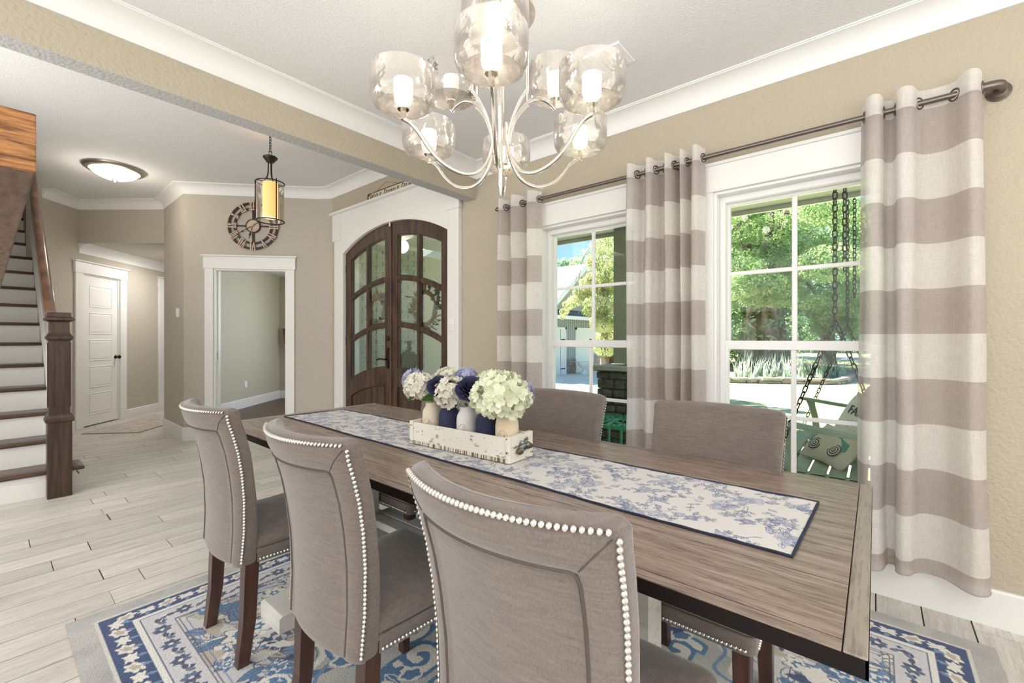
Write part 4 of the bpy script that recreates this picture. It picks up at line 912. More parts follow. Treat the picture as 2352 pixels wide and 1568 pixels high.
def hydrangea(label, c, r, m, jar_top, L=.0125, n=58, sc=(1, 1, .82), seed=0, grp='silk hydrangea heads in the jars'):
    r3 = random.Random(seed); t = thing('hydrangea', label, 'flower', jar_top, 0, grp); me = floret(m, L); cc = Vector(c) - Vector(jar_top)
    build('stem', MB().tube([(0, 0, 0), tuple(cc * .5 + Vector((0, 0, .01))), tuple(cc)], .003, 6), 'stem', t, 30, local=True)
    core = MB(); core.ball(tuple(cc), r * .70, 14, 10, sc); build('flower_core', core, m, t, 60, local=True)
    n = int(n * 1.75)
    for i in range(n):
        z = 1 - 1.82 * (i + .5) / n; a = i * 2.39996; q = math.sqrt(max(0, 1 - z * z)); d = Vector((q * math.cos(a), q * math.sin(a), z)); d += Vector([r3.uniform(-.15, .15) for _ in range(3)]); d.normalize()
        rr = r * r3.uniform(.84, 1.05); p = cc + Vector((d.x * rr * sc[0], d.y * rr * sc[1], d.z * rr * sc[2])); inst('floret', me, t, p, quat=(d.to_track_quat('Z', 'Y') @ Euler((r3.uniform(-.35, .35), r3.uniform(-.35, .35), r3.uniform(0, 6))).to_quaternion()), sc=r3.uniform(.85, 1.25))
    return t
def jt(i, dx=0, dy=0): p = jp[i]; return (p.x + dx, p.y + dy, p.z + .158)
def at(u, v, t):
    """world point seen at pixel (u, v) of the photograph at depth t"""
    a = RD(39.72); c, s = math.cos(a), math.sin(a); k = (u - 1176) / 1005
    return Vector((t * (c + s * k), t * (s - c * k), 1.22 - t * (v - 777) / 1005))
hydrangea('cream hydrangea head over the cream jar at the left end', at(966, 887, 1.93), .068, 'petalwhite', jt(0), n=64, seed=1)
hydrangea('cream hydrangea head in the middle over the white jar', at(1037, 903, 1.80), .062, 'petalwhite', jt(2), n=58, seed=2, sc=(1, 1, 1.0))
hydrangea('large greenish white hydrangea head at the knob end over the tan jar', at(1150, 909, 1.58), .098, 'petalgreen', jt(4), L=.0185, n=62, seed=3, sc=(1, 1, .80))
hydrangea('cream hydrangea head peeking out behind, between the two navy roses', at(1028, 868, 1.92), .052, 'petalwhite', jt(2, .012, .01), n=40, seed=4)
hydrangea('pale white hydrangea head behind the large greenish one', at(1125, 882, 1.72), .055, 'petalgreen', jt(3, .012, 0), n=40, seed=8)
hydrangea('lavender blue hydrangea head at the back above the leftmost jar', at(952, 873, 2.03), .052, 'petallav', jt(0, .012, .012), n=40, seed=5)
hydrangea('lavender blue hydrangea head at the back right of the middle', at(1072, 869, 1.88), .046, 'petallav', jt(3, .014, .004), n=36, seed=6)
hydrangea('pale blue hydrangea head drooping behind the tan jar', at(1190, 905, 1.70), .058, 'petallav', jt(4, .014, .004), n=40, seed=7)
def rose(label, c, r, jar_top, seed):
    r3 = random.Random(seed); t = thing('silk_rose', label, 'flower', jar_top, 0, 'navy silk roses in the jars'); cc = Vector(c) - Vector(jar_top)
    build('stem', MB().tube([(0, 0, 0), tuple(cc)], .003, 6), 'stem', t, 30, local=True)
    ax = Vector((-.55, -.45, .70)).normalized(); Q = ax.to_track_quat('Z', 'Y').to_matrix().to_4x4()
    for k in range(22):
        lay = k / 21; a0 = k * 2.4; rad = r * (.10 + .86 * lay); ht = r * (1.05 - .95 * lay * lay); mb = MB(); rows = []; n = 7; span = .95 + .25 * lay
        for i in range(6):
            s_ = i / 5; rr = rad * (.25 + .80 * math.sin(PI / 2 * s_) + (.14 if i == 5 else 0) * (1 + lay)); zz_ = -r * .55 + (ht + r * .55) * s_ - (.10 * r * (lay + .3) if i == 5 else 0)
            rows.append([tuple(Q @ Vector((rr * (1 + .10 * math.sin(9 * q + k + i)) * math.cos(a0 + span * q), rr * (1 + .10 * math.sin(9 * q + k)) * math.sin(a0 + span * q), zz_ * .8 + .05 * r * math.sin(7 * q + 2 * k) * s_)) + cc) for q in [-1 + 2 * j / (n - 1) for j in range(n)]])
        v = [p for row in rows for p in row]; f = [(a * n + b, a * n + b + 1, (a + 1) * n + b + 1, (a + 1) * n + b) for a in range(5) for b in range(n - 1)]
        mb.add(v, f); build('petal', mb, 'petalnavy', t, 70, local=True)
rose('dark navy silk rose leaning left above the left navy jar', at(1010, 886, 1.83), .046, jt(1), 3)
rose('larger dark navy silk rose leaning over the right navy jar', at(1082, 893, 1.68), .052, jt(3), 4)
def sleaf(label, base, tip, w, m='leafgreen', droop=.25):
    b = Vector(base); d = Vector(tip) - b; L = d.length; t = thing('silk_leaf', label, 'leaf', b, 0, None); n = 8; rows = []; dn = d.normalized(); side = dn.cross(Vector((-.6, -.5, .6))).normalized(); up = side.cross(dn)
    for i in range(n + 1):
        s_ = i / n; ww = w * math.sin(PI * (s_ ** .75)) + .0003; rows.append([tuple(d * s_ + side * ww * q + up * (abs(q) * ww * .35 - droop * L * s_ * s_)) for q in (-1, -.5, 0, .5, 1)])
    v = [p for r in rows for p in r]; f = [(a * 5 + c, a * 5 + c + 1, a * 5 + 6 + c, a * 5 + 5 + c) for a in range(n) for c in range(4)]
    build('leaf_blade', MB().add(v, f), m, t, 60, local=True); build('midrib', MB().tube([tuple(d * s_ + up * (-droop * L * s_ * s_ + .0005)) for s_ in (0, .3, .6, .95)], .0008, 5), 'stem', t, local=True)
sleaf('dark green silk leaf in front between the cream jar and navy jar', at(1000, 912, 1.80), at(968, 915, 1.76), .016)
sleaf('small green silk leaf hanging at the far left of the flowers', at(952, 908, 1.88), at(936, 919, 1.86), .009)
sleaf('olive silk leaf between the middle hydrangea and the tan jar', at(1078, 925, 1.68), at(1100, 934, 1.62), .010)

# ------------------------------------------------------------------ curtain rod and curtains
RXX, RZ = 2.65, 2.262
rod = thing('curtain_rod', 'long pewter curtain rod running across both windows', 'curtain rod', (2.70, 1.0, RZ))
build('rod', MB().tube([(RXX, 2.335, RZ), (RXX, -.34, RZ)], .0125, 14), 'rod', rod, 40)
build('rod_sleeve', MB().tube([(RXX, .62, RZ), (RXX, 1.02, RZ)], .0135, 14), 'rod', rod, 40)
el = spline([(RXX, -.335, RZ), (RXX, -.372, RZ), (RXX + .008, -.392, RZ), (RXX + .03, -.40, RZ), (RXX + .075, -.40, RZ)], 6)
build('elbow', MB().tube(el, .0175, 14), 'rod', rod, 40); build('collar', MB().tube([(RXX, -.330, RZ), (RXX, -.345, RZ)], .0205, 16), 'rod', rod, 40)
def flange(y, z=RZ): T = Matrix.Translation((2.74, y, z)) @ Matrix.Rotation(RD(-90), 4, 'Y'); return MB().lathe([(.040, 0), (.040, .005), (.032, .010), (.030, .014), (.020, .020), (.018, .03)], n=24, T=T)
build('wall_flange', flange(-.40), 'rod', rod, 40)
fn = MB(); fn.tube([(RXX, 2.33, RZ), (RXX, 2.345, RZ), (RXX, 2.352, RZ), (RXX, 2.375, RZ)], [.0125, .019, .019, .006], 14); build('end_finial', fn, 'rod', rod, 40)
for y in (2.30, .92):
    build('wall_bracket', MB().tube([(RXX, y, RZ - .016), (RXX + .04, y, RZ - .02), (2.74, y, RZ - .02)], .006, 8), 'rod', rod, 40); build('wall_flange', flange(y, RZ - .02), 'rod', rod, 40)
def curtain(label, ctrl, seed, flare=0., spread=1., ymid=0.):
    """ctrl: plan points (y, dx) of the fabric from left to right at the rod; it crosses dx=0 at the grommets"""
    t = thing('window_curtain', label, 'curtain', (RXX, ymid, .20), 0, 'striped linen curtain panels'); r3 = random.Random(seed)
    pl_ = spline([(a, b, 0) for a, b in ctrl], 12); n = len(pl_); zs = list(np.linspace(2.318, .172, 64)); rows = []
    ph = [r3.uniform(0, 6) for _ in range(4)]
    for z in zs:
        q = (2.318 - z) / 2.15; row = []
        for i, p in enumerate(pl_):
            s_ = i / (n - 1); y = ymid + (p.x - ymid) * (1 + flare * q) + .010 * q * math.sin(3 * s_ * PI + ph[0]) + .004 * math.sin(z * 5 + 7 * s_ + ph[1]) * q
            dx = p.y * (1 - .18 * q * math.sin(5 * s_ + ph[2])) + .010 * q * math.sin(9 * s_ + ph[3] + 1.5 * z) + .003 * math.sin(z * 9 + 14 * s_)
            row.append((RXX + max(-.075, min(.050, dx)), y, z + .006 * math.sin(8 * s_ + ph[1]) * (q if z < .4 else 0) + (.012 * abs(dx) / .05 if z > 2.30 else 0)))
        rows.append(row)
    v = [p for r in rows for p in r]; f = [(a * n + b, a * n + b + 1, (a + 1) * n + b + 1, (a + 1) * n + b) for a in range(63) for b in range(n - 1)]
    build('fabric', MB().add(v, f), 'curtain', t, 180)
    hem = MB(); h0 = rows[61]; h1 = rows[63]; hem.tube([(p[0] - .0012, p[1], p[2]) for p in rows[63]], .0022, 5); build('bottom_hem', hem, 'curtain', t, 60)
    # grommets where the fabric crosses the rod
    for i in range(n - 1):
        a, b = pl_[i].y, pl_[i + 1].y
        if a * b < 0 or a == 0:
            k = abs(a) / (abs(a) + abs(b) + 1e-9); y = pl_[i].x + (pl_[i + 1].x - pl_[i].x) * k; d = (pl_[i + 1] - pl_[i]).normalized(); nrm = Vector((-d.x, d.y, 0)).normalized()
            nrm = Vector((d.x, -d.y, 0)); nrm = Vector((-d.x, d.y, 0)); tv = Vector((d.y, d.x, 0)).normalized()
            pts = [(Vector((RXX, y, RZ)) + tv * (.024 * math.cos(w_)) + Vector((0, 0, .024 * math.sin(w_)))) for w_ in [2 * PI * j / 20 for j in range(20)]]
            build('grommet', MB().tube(pts, .0042, 6, closed=True), 'rod', t, 60)
    return t
curtain('left striped sheer curtain beside the front door casing', [(2.318, -.035), (2.29, -.050), (2.262, 0), (2.235, .048), (2.205, 0), (2.17, -.055), (2.125, -.035), (2.095, 0), (2.07, .045), (2.045, 0), (2.01, -.052), (1.965, -.040), (1.93, .0), (1.922, .012)], 1, .02, ymid=2.13)
curtain('middle striped sheer curtain bunched between the two windows', [(1.232, -.020), (1.212, -.050), (1.185, -.035), (1.165, 0), (1.14, .045), (1.112, 0), (1.088, -.050), (1.062, -.045), (1.045, 0), (1.018, .045), (.995, 0), (.972, -.052), (.945, -.03), (.930, 0), (.912, .045), (.895, 0), (.882, -.048), (.866, -.03), (.856, 0), (.842, .04), (.828, 0), (.812, -.052), (.785, -.052), (.768, -.01), (.758, .02)], 2, .03, ymid=1.0)
curtain('right striped sheer curtain, widest panel at the end of the rod', [(.052, .045), (.040, .0), (.032, -.045), (.012, -.060), (-.012, -.052), (-.026, -.02), (-.033, .025), (-.046, .048), (-.062, .044), (-.070, .0), (-.074, -.046), (-.095, -.062), (-.125, -.046), (-.148, 0), (-.180, .030), (-.230, .030), (-.260, 0), (-.280, -.035), (-.300, -.058), (-.322, -.050), (-.338, -.020), (-.345, .02)], 3, .05, ymid=-.13)

# ------------------------------------------------------------------ chandelier
CX, CY = 1.279, 1.120
cz = thing('chandelier', 'brushed nickel nine-light chandelier with clear seeded glass drum shades above the table', 'chandelier', (CX, CY, 1.79))
A0 = RD(-143)
ct = MB(); ct.tube([(CX, CY, 1.86), (CX, CY, 2.60)], .009, 12); ct.tube([(CX, CY, 1.775), (CX, CY, 1.79), (CX, CY, 1.82), (CX, CY, 1.90)], [.003, .007, .010, .012], 12); build('centre_column', ct, 'nickel', cz, 50)
build('hub_plate', MB().lathe([(.02, 2.47), (.135, 2.475), (.135, 2.487), (.02, 2.495)], (CX, CY, 0), 32), 'nickel', cz, 40)
build('ceiling_canopy', MB().lathe([(.012, 2.655), (.05, 2.665), (.065, 2.70), (.065, 2.716)], (CX, CY, 0), 28), 'nickel', cz, 40)
build('downrod', MB().tube([(CX, CY, 2.49), (CX, CY, 2.67)], .007, 10), 'nickel', cz, 40)
def rpt(r, z, a): return (CX + r * math.cos(a), CY + r * math.sin(a), z)
def rectbar(pts, w, h):
    """flat bar swept along a path in a vertical plane"""
    P = [Vector(p) for p in pts]; rs = []
    for i, p in enumerate(P):
        t = (P[min(i + 1, len(P) - 1)] - P[max(i - 1, 0)]).normalized(); hz = Vector((P[-1].x - CX, P[-1].y - CY, 0)); hz = hz.normalized() if hz.length > .001 else Vector((1, 0, 0)); s_ = Vector((-hz.y, hz.x, 0)); n = s_.cross(t).normalized()
        rs.append([tuple(p + s_ * (a * w) + n * (b * h)) for a, b in ((-.5, -.32), (-.32, -.5), (.32, -.5), (.5, -.32), (.5, .32), (.32, .5), (-.32, .5), (-.5, .32))])
    return MB().rings(rs)
def shade(r, z, a, lit=True):
    x, y, _ = rpt(r, z, a); R_ = .1125
    o = thing_part('glass_shade', MB().shell([(.085, .004), (.100, .010), (R_ - .003, .026), (R_, .045), (R_ + .001, .090), (R_, .128), (R_ - .003, .130), (R_ - .004, .090), (R_ - .004, .046), (R_ - .007, .030), (.085, .008)], (x, y, z), 36), 'shade', cz)
    build('shade_base', MB().lathe([(.010, .001), (.088, .003), (.088, .006), (.010, .005)], (x, y, z), 32), 'shadebase', o, 40)
    build('fitter_cup', MB().lathe([(.020, -.004), (.021, -.001), (.016, .010), (.010, .014)], (x, y, z), 20), 'nickel', cz, 40)
    b = MB(); b.lathe([(.014, .010), (.030, .022), (.0325, .040), (.0325, .098), (.027, .100), (.0, .100)], (x, y, z), 20); build('frosted_bulb', b, 'bulb' if lit else 'bulboff', o, 50)
    build('shade_stem', MB().box(x - .007, x + .007, y - .007, y + .007, z - .040, z - .002), 'nickel', cz)
    if lit: l = point('chandelier_bulb_light', (x, y, z + .16), 0.75, (1, .93, .84), .03)
def thing_part(nm, mb, m, par): return build(nm, mb, m, par, 60)
for k in range(6):
    a = A0 + k * PI / 3; shade(.377, 2.022, a)
    pr = spline([rpt(.377, 1.985, a), rpt(.352, 1.976, a), rpt(.322, 1.950, a), rpt(.285, 1.902, a), rpt(.24, 1.862, a), rpt(.185, 1.838, a), (rpt(.135, 1.835, a)), rpt(.085, 1.858, a), rpt(.048, 1.915, a), rpt(.028, 1.99, a), rpt(.026, 2.05, a)], 5)
    build('arm', rectbar([pr[i] for i in range(len(pr))][::-1], .012, .013), 'nickel', cz, 50)
    a2 = a + PI / 6 * 0
    pr = spline([rpt(.118, 2.48, a2), rpt(.118, 2.16, a2)], 1) + spline([rpt(.118, 2.152, a2), rpt(.088, 2.118, a2), rpt(.058, 2.07, a2), rpt(.036, 2.0, a2), rpt(.028, 1.93, a2)], 5)
    build('support_rod', rectbar(pr, .011, .011), 'nickel', cz, 50)
for k in range(3):
    a = A0 + k * 2 * PI / 3; shade(.25, 2.215, a, lit=(k != 2))
    pr = spline([rpt(.25, 2.168, a), rpt(.225, 2.186, a), rpt(.18, 2.195, a), rpt(.13, 2.175, a), rpt(.085, 2.125, a), rpt(.052, 2.05, a), rpt(.032, 1.96, a), rpt(.022, 1.90, a)], 5)
    build('arm', rectbar(pr[::-1], .012, .013), 'nickel', cz, 50)
vt = thing('ceiling_vent', 'flat white square vent plate on the ceiling behind the chandelier', 'vent', (2.13, 1.10, 2.70))
build('vent_plate', MB().box(2.03, 2.23, .99, 1.20, 2.704, 2.716, .004), 'trim', vt)
for i in range(7): build('vent_slat', MB().box(2.05, 2.21, 1.012 + i * .025, 1.022 + i * .025, 2.7005, 2.705), 'trim', vt)

# ------------------------------------------------------------------ hall pendant lantern and ceiling dome
LX, LY = 1.58, 4.04
ln = thing('pendant_lantern', 'dark bronze pendant lantern with glowing amber inner shade in the foyer', 'pendant light', (LX, LY, 2.215))
la = MB(); build('inner_shade', MB().shell([(.066, .035), (.066, .372)], (LX, LY, 2.215), 32), 'amber', ln, 60)
build('diffuser_disc', MB().lathe([(.0, .040), (.064, .040), (.064, .044), (.0, .044)], (LX, LY, 2.215), 28), 'domeglow', ln)
build('outer_glass', MB().shell([(.119, .01), (.119, .375)], (LX, LY, 2.215), 40), 'mica', ln, 60)
for z in (.004, .372): build('ring', MB().tube([(LX + .123 * math.cos(w_), LY + .123 * math.sin(w_), 2.215 + z) for w_ in [2 * PI * j / 40 for j in range(40)]], .0055, 8, closed=True), 'bronze', ln, 60)
for k in range(3):
    a = RD(-128 + 40) + k * 2 * PI / 3; x, y = math.cos(a), math.sin(a)
    build('upright', MB().box(-.005, .005, -.003, .003, 0, .39) if False else MB().tube([(LX + .1265 * x, LY + .1265 * y, 2.212), (LX + .1265 * x, LY + .1265 * y, 2.605)], .0055, 6), 'bronze', ln)
    build('curved_stem', MB().tube(spline([(LX + .018 * x, LY + .018 * y, 2.80), (LX + .018 * x, LY + .018 * y, 2.70), (LX + .028 * x, LY + .028 * y, 2.64), (LX + .060 * x, LY + .060 * y, 2.592)], 5), .0060, 8), 'bronze', ln, 60)
build('crossbar', MB().box(LX - .12, LX + .12, LY - .005, LY + .005, 2.584, 2.592), 'bronze', ln)
build('cap_disc', MB().lathe([(.010, -.012), (.034, -.010), (.045, .008), (.062, .026), (.066, .036), (.055, .046), (.018, .052), (.008, .056)], (LX, LY, 2.795), 32), 'bronze', ln, 50)
build('hook_loop', MB().box(LX - .014, LX - .010, LY - .003, LY + .003, 2.845, 2.89).box(LX + .010, LX + .014, LY - .003, LY + .003, 2.845, 2.89).box(LX - .014, LX + .014, LY - .003, LY + .003, 2.886, 2.892), 'bronze', ln)
def linkmesh(w, h, r, m, n=14): return mesh('chain_link', MB().tube([((w / 2) * math.cos(t) * 1.0, 0, (h / 2) * math.sin(t) * (1.0)) for t in [2 * PI * j / n for j in range(n)]], r, 5, closed=True), m, 60)
lk = linkmesh(.020, .036, .0028, 'bronze')
ln.scale = (.9, .9, .9); ln.location.z = 2.2335
for i in range(9): inst('chain_link', lk, ln, (0, 0, .69 + .027 * i), (0, 0, PI / 2 * (i % 2) + .4))
build('canopy', MB().lathe([(.01, -.03), (.05, -.022), (.062, 0), (.062, .005)], (0, 0, .913), 24), 'bronze', ln, 40, local=True)
point('lantern_bulb_light', (LX, LY, 2.42), 5, (1, .72, .42), .05)
dl = thing('dome_ceiling_light', 'flush ceiling light with glowing alabaster glass dome near the stairs', 'ceiling light', (.897, 6.336, 2.90)); dc = (.897, 6.336, 3.06)
build('rim', MB().lathe([(.20, -.034), (.236, -.036), (.258, -.020), (.266, -.006), (.266, 0)], dc, 40), mat('satin_pewter', (.42, .38, .33), .35, .9), dl, 40)
build('glass_dome', MB().lathe([(.0, -.128), (.03, -.127), (.09, -.115), (.15, -.088), (.19, -.058), (.214, -.034)], dc, 40), 'domeglow', dl, 60)
build('finial', MB().lathe([(.002, -.155), (.006, -.148), (.010, -.144), (.024, -.136), (.028, -.126), (.01, -.122)], dc, 20), mat('satin_pewter', (.42, .38, .33), .35, .9), dl, 40)
point('dome_bulb_light', (.897, 6.336, 2.82), 6, (1, .90, .76), .12)

# ------------------------------------------------------------------ wall clock
ck = thing('wall_clock', 'large round openwork wall clock with roman numerals above the cased opening', 'clock', tuple(T2 @ Vector((.775, .0, 2.26))))
TCk = T2 @ Matrix.Translation((.775, .0, 2.583)) @ Matrix.Rotation(PI, 4, 'Z') @ Matrix.Rotation(RD(90), 4, 'X')
# local: x right (seen from the room), y up, z towards the room
TCk = T2 @ Matrix(((-1, 0, 0, .748), (0, 0, 1, 0), (0, 1, 0, 2.583), (0, 0, 0, 1)))
M['clockwood'] = mat('clock_pale_wood', (.66, .50, .38), .6, var=(20, (.52, .38, .28), .4, .7)); M['clockiron'] = mat('clock_dark_iron', (.045, .030, .026), .5, .4)
def annulus(r0, r1, z0, z1, n=64):
    mb = MB(TCk); mb.rings([[(r * math.cos(a), r * math.sin(a), z) for r, z in ((r0, z0), (r1, z0), (r1, z1), (r0, z1))] for a in [2 * PI * i / n for i in range(n)]], closed=True); return mb
for r0, r1 in ((.262, .288), (.198, .221)): build('ring', annulus(r0, r1, .010, .024), 'clockiron', ck, 40)
build('hub_ring', annulus(.073, .084, .008, .028, 40), 'clockiron', ck, 40)
build('face', MB(TCk).lathe([(.0, .010), (.076, .010), (.076, .022), (.0, .022)], n=36), 'clockwood', ck, 40)
for a in range(4):
    mb = MB(TCk @ Matrix.Rotation(a * PI / 2, 4, 'Z')); w = .011 if a % 2 else .007
    mb.box(.08, .215, -w, w, .008, .020); build('spoke', mb, 'clockiron', ck)
NUM = ['XII', 'I', 'II', 'III', 'IV', 'V', 'VI', 'VII', 'VIII', 'IX', 'X', 'XI']
for h, s_ in enumerate(NUM):
    h_ = .092; w0 = {'I': .020, 'V': .040, 'X': .040}; tot = sum(w0[c] for c in s_) + .004 * (len(s_) - 1); mb = MB(TCk @ Matrix.Rotation(-h * PI / 6, 4, 'Z') @ Matrix.Translation((0, .242, 0))); x = -tot / 2
    if tot > .080: k = .080 / tot
    else: k = 1.
    def bar(x0, x1, wt, wb, ):
        mb.rings([[((x0 - wt) * k, h_ / 2, z) if i == 0 else ((x0 + wt) * k, h_ / 2, z) if i == 1 else ((x1 + wb) * k, -h_ / 2, z) if i == 2 else ((x1 - wb) * k, -h_ / 2, z) for i in range(4)] for z in (.022, .036)])
    for c in s_:
        w = w0[c]; xc = x + w / 2
        if c == 'I': bar(xc, xc, .0060, .0060)
        elif c == 'X': bar(x + .007, x + w - .007, .0068, .0068); bar(x + w - .007, x + .007, .004, .004)
        else: bar(x + .006, xc, .0068, .0045); bar(x + w - .006, xc, .004, .004)
        if c in 'IX':
            for yy in (-1, 1): mb.box((x - .001) * k, (x + w + .001) * k, yy * h_ / 2 - .006, yy * h_ / 2 + .004, .022, .037)
        else: mb.box((x - .001) * k, (x + .014) * k, h_ / 2 - .005, h_ / 2 + .004, .022, .037); mb.box((x + w - .014) * k, (x + w + .001) * k, h_ / 2 - .005, h_ / 2 + .004, .022, .037)
        x += w + .004
    build('numeral', mb, 'clockwood', ck)
def hand(ang, L, back, dia):
    mb = MB(TCk @ Matrix.Rotation(ang, 4, 'Z')); mb.box(-.0028, .0028, -back, L, .038, .042); p = L * .66 if L > .15 else L * .72
    mb.rings([[(0, p - dia * 2, z), (dia, p, z), (0, p + dia * 2.4, z), (-dia, p, z)] for z in (.0375, .0425)]); return mb
build('minute_hand', hand(RD(-238), .205, .075, .011), 'black', ck); build('hour_hand', hand(RD(-198 + 4), .165, .0, .013), 'black', ck)
build('centre_cap', MB(TCk).lathe([(.010, .030), (.010, .046), (.004, .048)], n=16), 'clockwood', ck, 40)

# ------------------------------------------------------------------ sign over the front door
def textmesh(s_, size, T, m, name, parent, ext=.0012):
    cu = bpy.data.curves.new('txt', 'FONT'); cu.body = s_; cu.size = size; cu.extrude = ext; cu.align_x = 'CENTER'; cu.align_y = 'CENTER'; cu.resolution_u = 3
    o = bpy.data.objects.new('txt', cu); COL.objects.link(o); dg = bpy.context.evaluated_depsgraph_get(); me = bpy.data.meshes.new_from_object(o.evaluated_get(dg)); COL.objects.unlink(o); bpy.data.objects.remove(o)
    off = wloc(parent); me.transform(Matrix.Translation(-off) @ T); me.name = name; me.materials.clear(); me.materials.append(M[m] if isinstance(m, str) else m); q = bpy.data.objects.new(name, me); COL.objects.link(q); q.parent = parent; return q
sy0, sy1 = 3.50, 4.345
sgn = thing('door_sign', 'long dark framed sign reading Wish it Dream it Do it above the front door', 'sign', (2.715, 3.92, 2.724))
TSg = Matrix.Translation((2.716, (sy0 + sy1) / 2, 2.7255)) @ Matrix.Rotation(RD(4), 4, 'Y')
TT = TSg @ Matrix(((0, 0, -1, 0), (-1, 0, 0, 0), (0, 1, 0, .0475), (0, 0, 0, 1)))
build('sign_board', MB(TT).box(-.4225, .4225, -.0475, .0475, -.010, .006, .002), 'black', sgn)
pm = MB(TT); pl_ = []
for i in range(24): a = 2 * PI * i / 24; pl_.append(((.335 if math.cos(a) > 0 else -.335) + .058 * math.cos(a), .036 * math.sin(a)))
pm.rings([[(x, y, z) for x, y in pl_] for z in (.005, .0085)]); build('sign_face', pm, mat('sign_cream', (.72, .62, .48), .7), sgn)
textmesh('Wish it  Dream it  Do it', .074, TT @ Matrix.Translation((0, 0, .0088)), 'black', 'lettering', sgn)
for s_ in (-1, 1):
    sc_ = MB(TT); r3 = random.Random(4)
    for k in range(9): x = s_ * (.335 + r3.uniform(-.012, .045)); y = r3.uniform(-.024, .024); sc_.tube([(x - .006, y, .0092), (x, y + .004, .0092), (x + .006, y - .001, .0092)], .0016, 4)
    build('scroll_flourish', sc_, 'black', sgn, kind='stuff')
build('hanging_wire', MB().tube([(2.722, 4.20, 2.81), (2.737, 4.03, 2.895), (2.722, 3.74, 2.81)], .0015, 5), 'rod', sgn)

# ------------------------------------------------------------------ plates, outlet, small things in the hall and study
TW3, _ = frame(C3, C4); ss = .21
sw = thing('doorbell_chime', 'small white wall box on the hall corner wall left of the clock', 'wall box', tuple(TW3 @ Vector((ss, .0, 1.47))))
build('box_body', MB(TW3).rbox(ss - .035, ss + .035, 0, .024, 1.475, 1.590, .005, 2), 'plate', sw, 30); build('button_panel', MB(TW3).box(ss - .02, ss + .02, .023, .0265, 1.50, 1.55, .001), 'plate', sw)
wp = thing('light_switch_plate', 'white double light switch plate set in the trim right of the front door', 'switch plate', (2.694, 2.955, 1.28))
build('cover_plate', MB().rbox(2.690, 2.697, 2.915, 2.990, 1.285, 1.400, .003, 2), 'plate', wp, 30)
for y in (2.938, 2.967): build('toggle', MB().box(2.682, 2.691, y - .004, y + .004, 1.333, 1.352, .001), 'plate', wp)
TSl, LSl = frame(Sa, (Sa[0] - dS[0] * 2.42, Sa[1] - dS[1] * 2.42)); so_ = 1.18
ou = thing('wall_outlet', 'white wall outlet low on the study wall seen through the cased opening', 'outlet', tuple(TSl @ Vector((so_, 0, .36))))
build('cover_plate', MB(TSl).rbox(so_ - .038, so_ + .038, 0, .008, .345, .465, .003, 2), 'plate', ou, 30)
for z in (.378, .432): build('socket', MB(TSl).rbox(so_ - .017, so_ + .017, .006, .010, z - .014, z + .014, .003, 2), 'plate', ou, 30)
TSr, LSr = frame(Sr, Sa); xo = LSr - .20
rk = thing('wall_magazine_rack', 'brown leather and wire rack hanging on the study wall at the opening edge', 'wall rack', tuple(TSr @ Vector((xo, 0, .8))))
M['leather'] = mat('brown_leather', (.16, .045, .02), .45)
lb = MB(TSr); lb.ext([(xo - .20, 1.09), (xo + .05, 1.09), (xo + .10, 1.41), (xo - .20, 1.41)], .02, .10, 'y') if False else lb.rings([[(xo - .25, y, 1.09), (xo + .06, y, 1.09), (xo + .095, y, 1.42), (xo - .25, y, 1.42)] for y in (.02, .09)]); build('leather_sling', lb, 'leather', rk)
fr_ = MB(TSr)
for x in (xo + .055, xo - .03, xo - .12, xo - .21): build('wire_bar', MB(TSr).tube([(x, .05, 1.12), (x, .05, .84)], .008, 6), 'bronze', rk)
for z in (1.09, .965, .845): build('wire_bar', MB(TSr).tube([(xo - .24, .05, z), (xo + .06, .05, z)], .008, 6), 'bronze', rk)
Rh = Ras(.92, 1.38, .012, (.56, .50, .44)); r3 = random.Random(2); nh = np.random.default_rng(1)
for _ in range(150): Rh.blob(r3.uniform(.1, .82), r3.uniform(.1, 1.28), r3.uniform(.02, .06), r3.uniform(.015, .03), r3.uniform(0, 6), r3.choice([(.42, .36, .34), (.62, .56, .50), (.36, .32, .33), (.50, .42, .36)]), .3, 5)
dd = np.minimum(np.minimum(Rh.X, .92 - Rh.X), np.minimum(Rh.Y, 1.38 - Rh.Y)); Rh.a[dd < .05] = (.50, .42, .35); Rh.a[dd < .02] = (.34, .27, .22)
hm = thing('hall_rug', 'small faded beige runner rug on the hall floor by the white panel door', 'rug', (1.40, 8.0, .002))
gP = np.stack([1.275 + Rh.X * .6018 * 1.0 + Rh.Y * .42 * 1.0 - .0, 7.32 + 0 * Rh.X + .70 * Rh.Y * 1.0 + -.0 * Rh.X, np.full(Rh.X.shape, .010)], -1)
dA = Vector((D2[0], D2[1], 0)); dB = Vector((-D2[1], D2[0], 0)); o0 = Vector((1.262, 7.315, 0))
gP = np.stack([o0.x + dA.x * Rh.Y + dB.x * Rh.X * .72, o0.y + dA.y * Rh.Y + dB.y * Rh.X * .72, np.full(Rh.X.shape, .0085)], -1)
gridmesh('woven_pile', gP, Rh.a, 'rug', hm)
mb = MB(); mb.rings([[(o0.x + dA.x * a + dB.x * b, o0.y + dA.y * a + dB.y * b, z) for a, b in ((0, 0), (1.38, 0), (1.38, .66), (0, .66))] for z in (.002, .0082)]); build('rug_backing', mb, mat('jute', (.40, .32, .24), .9), hm)

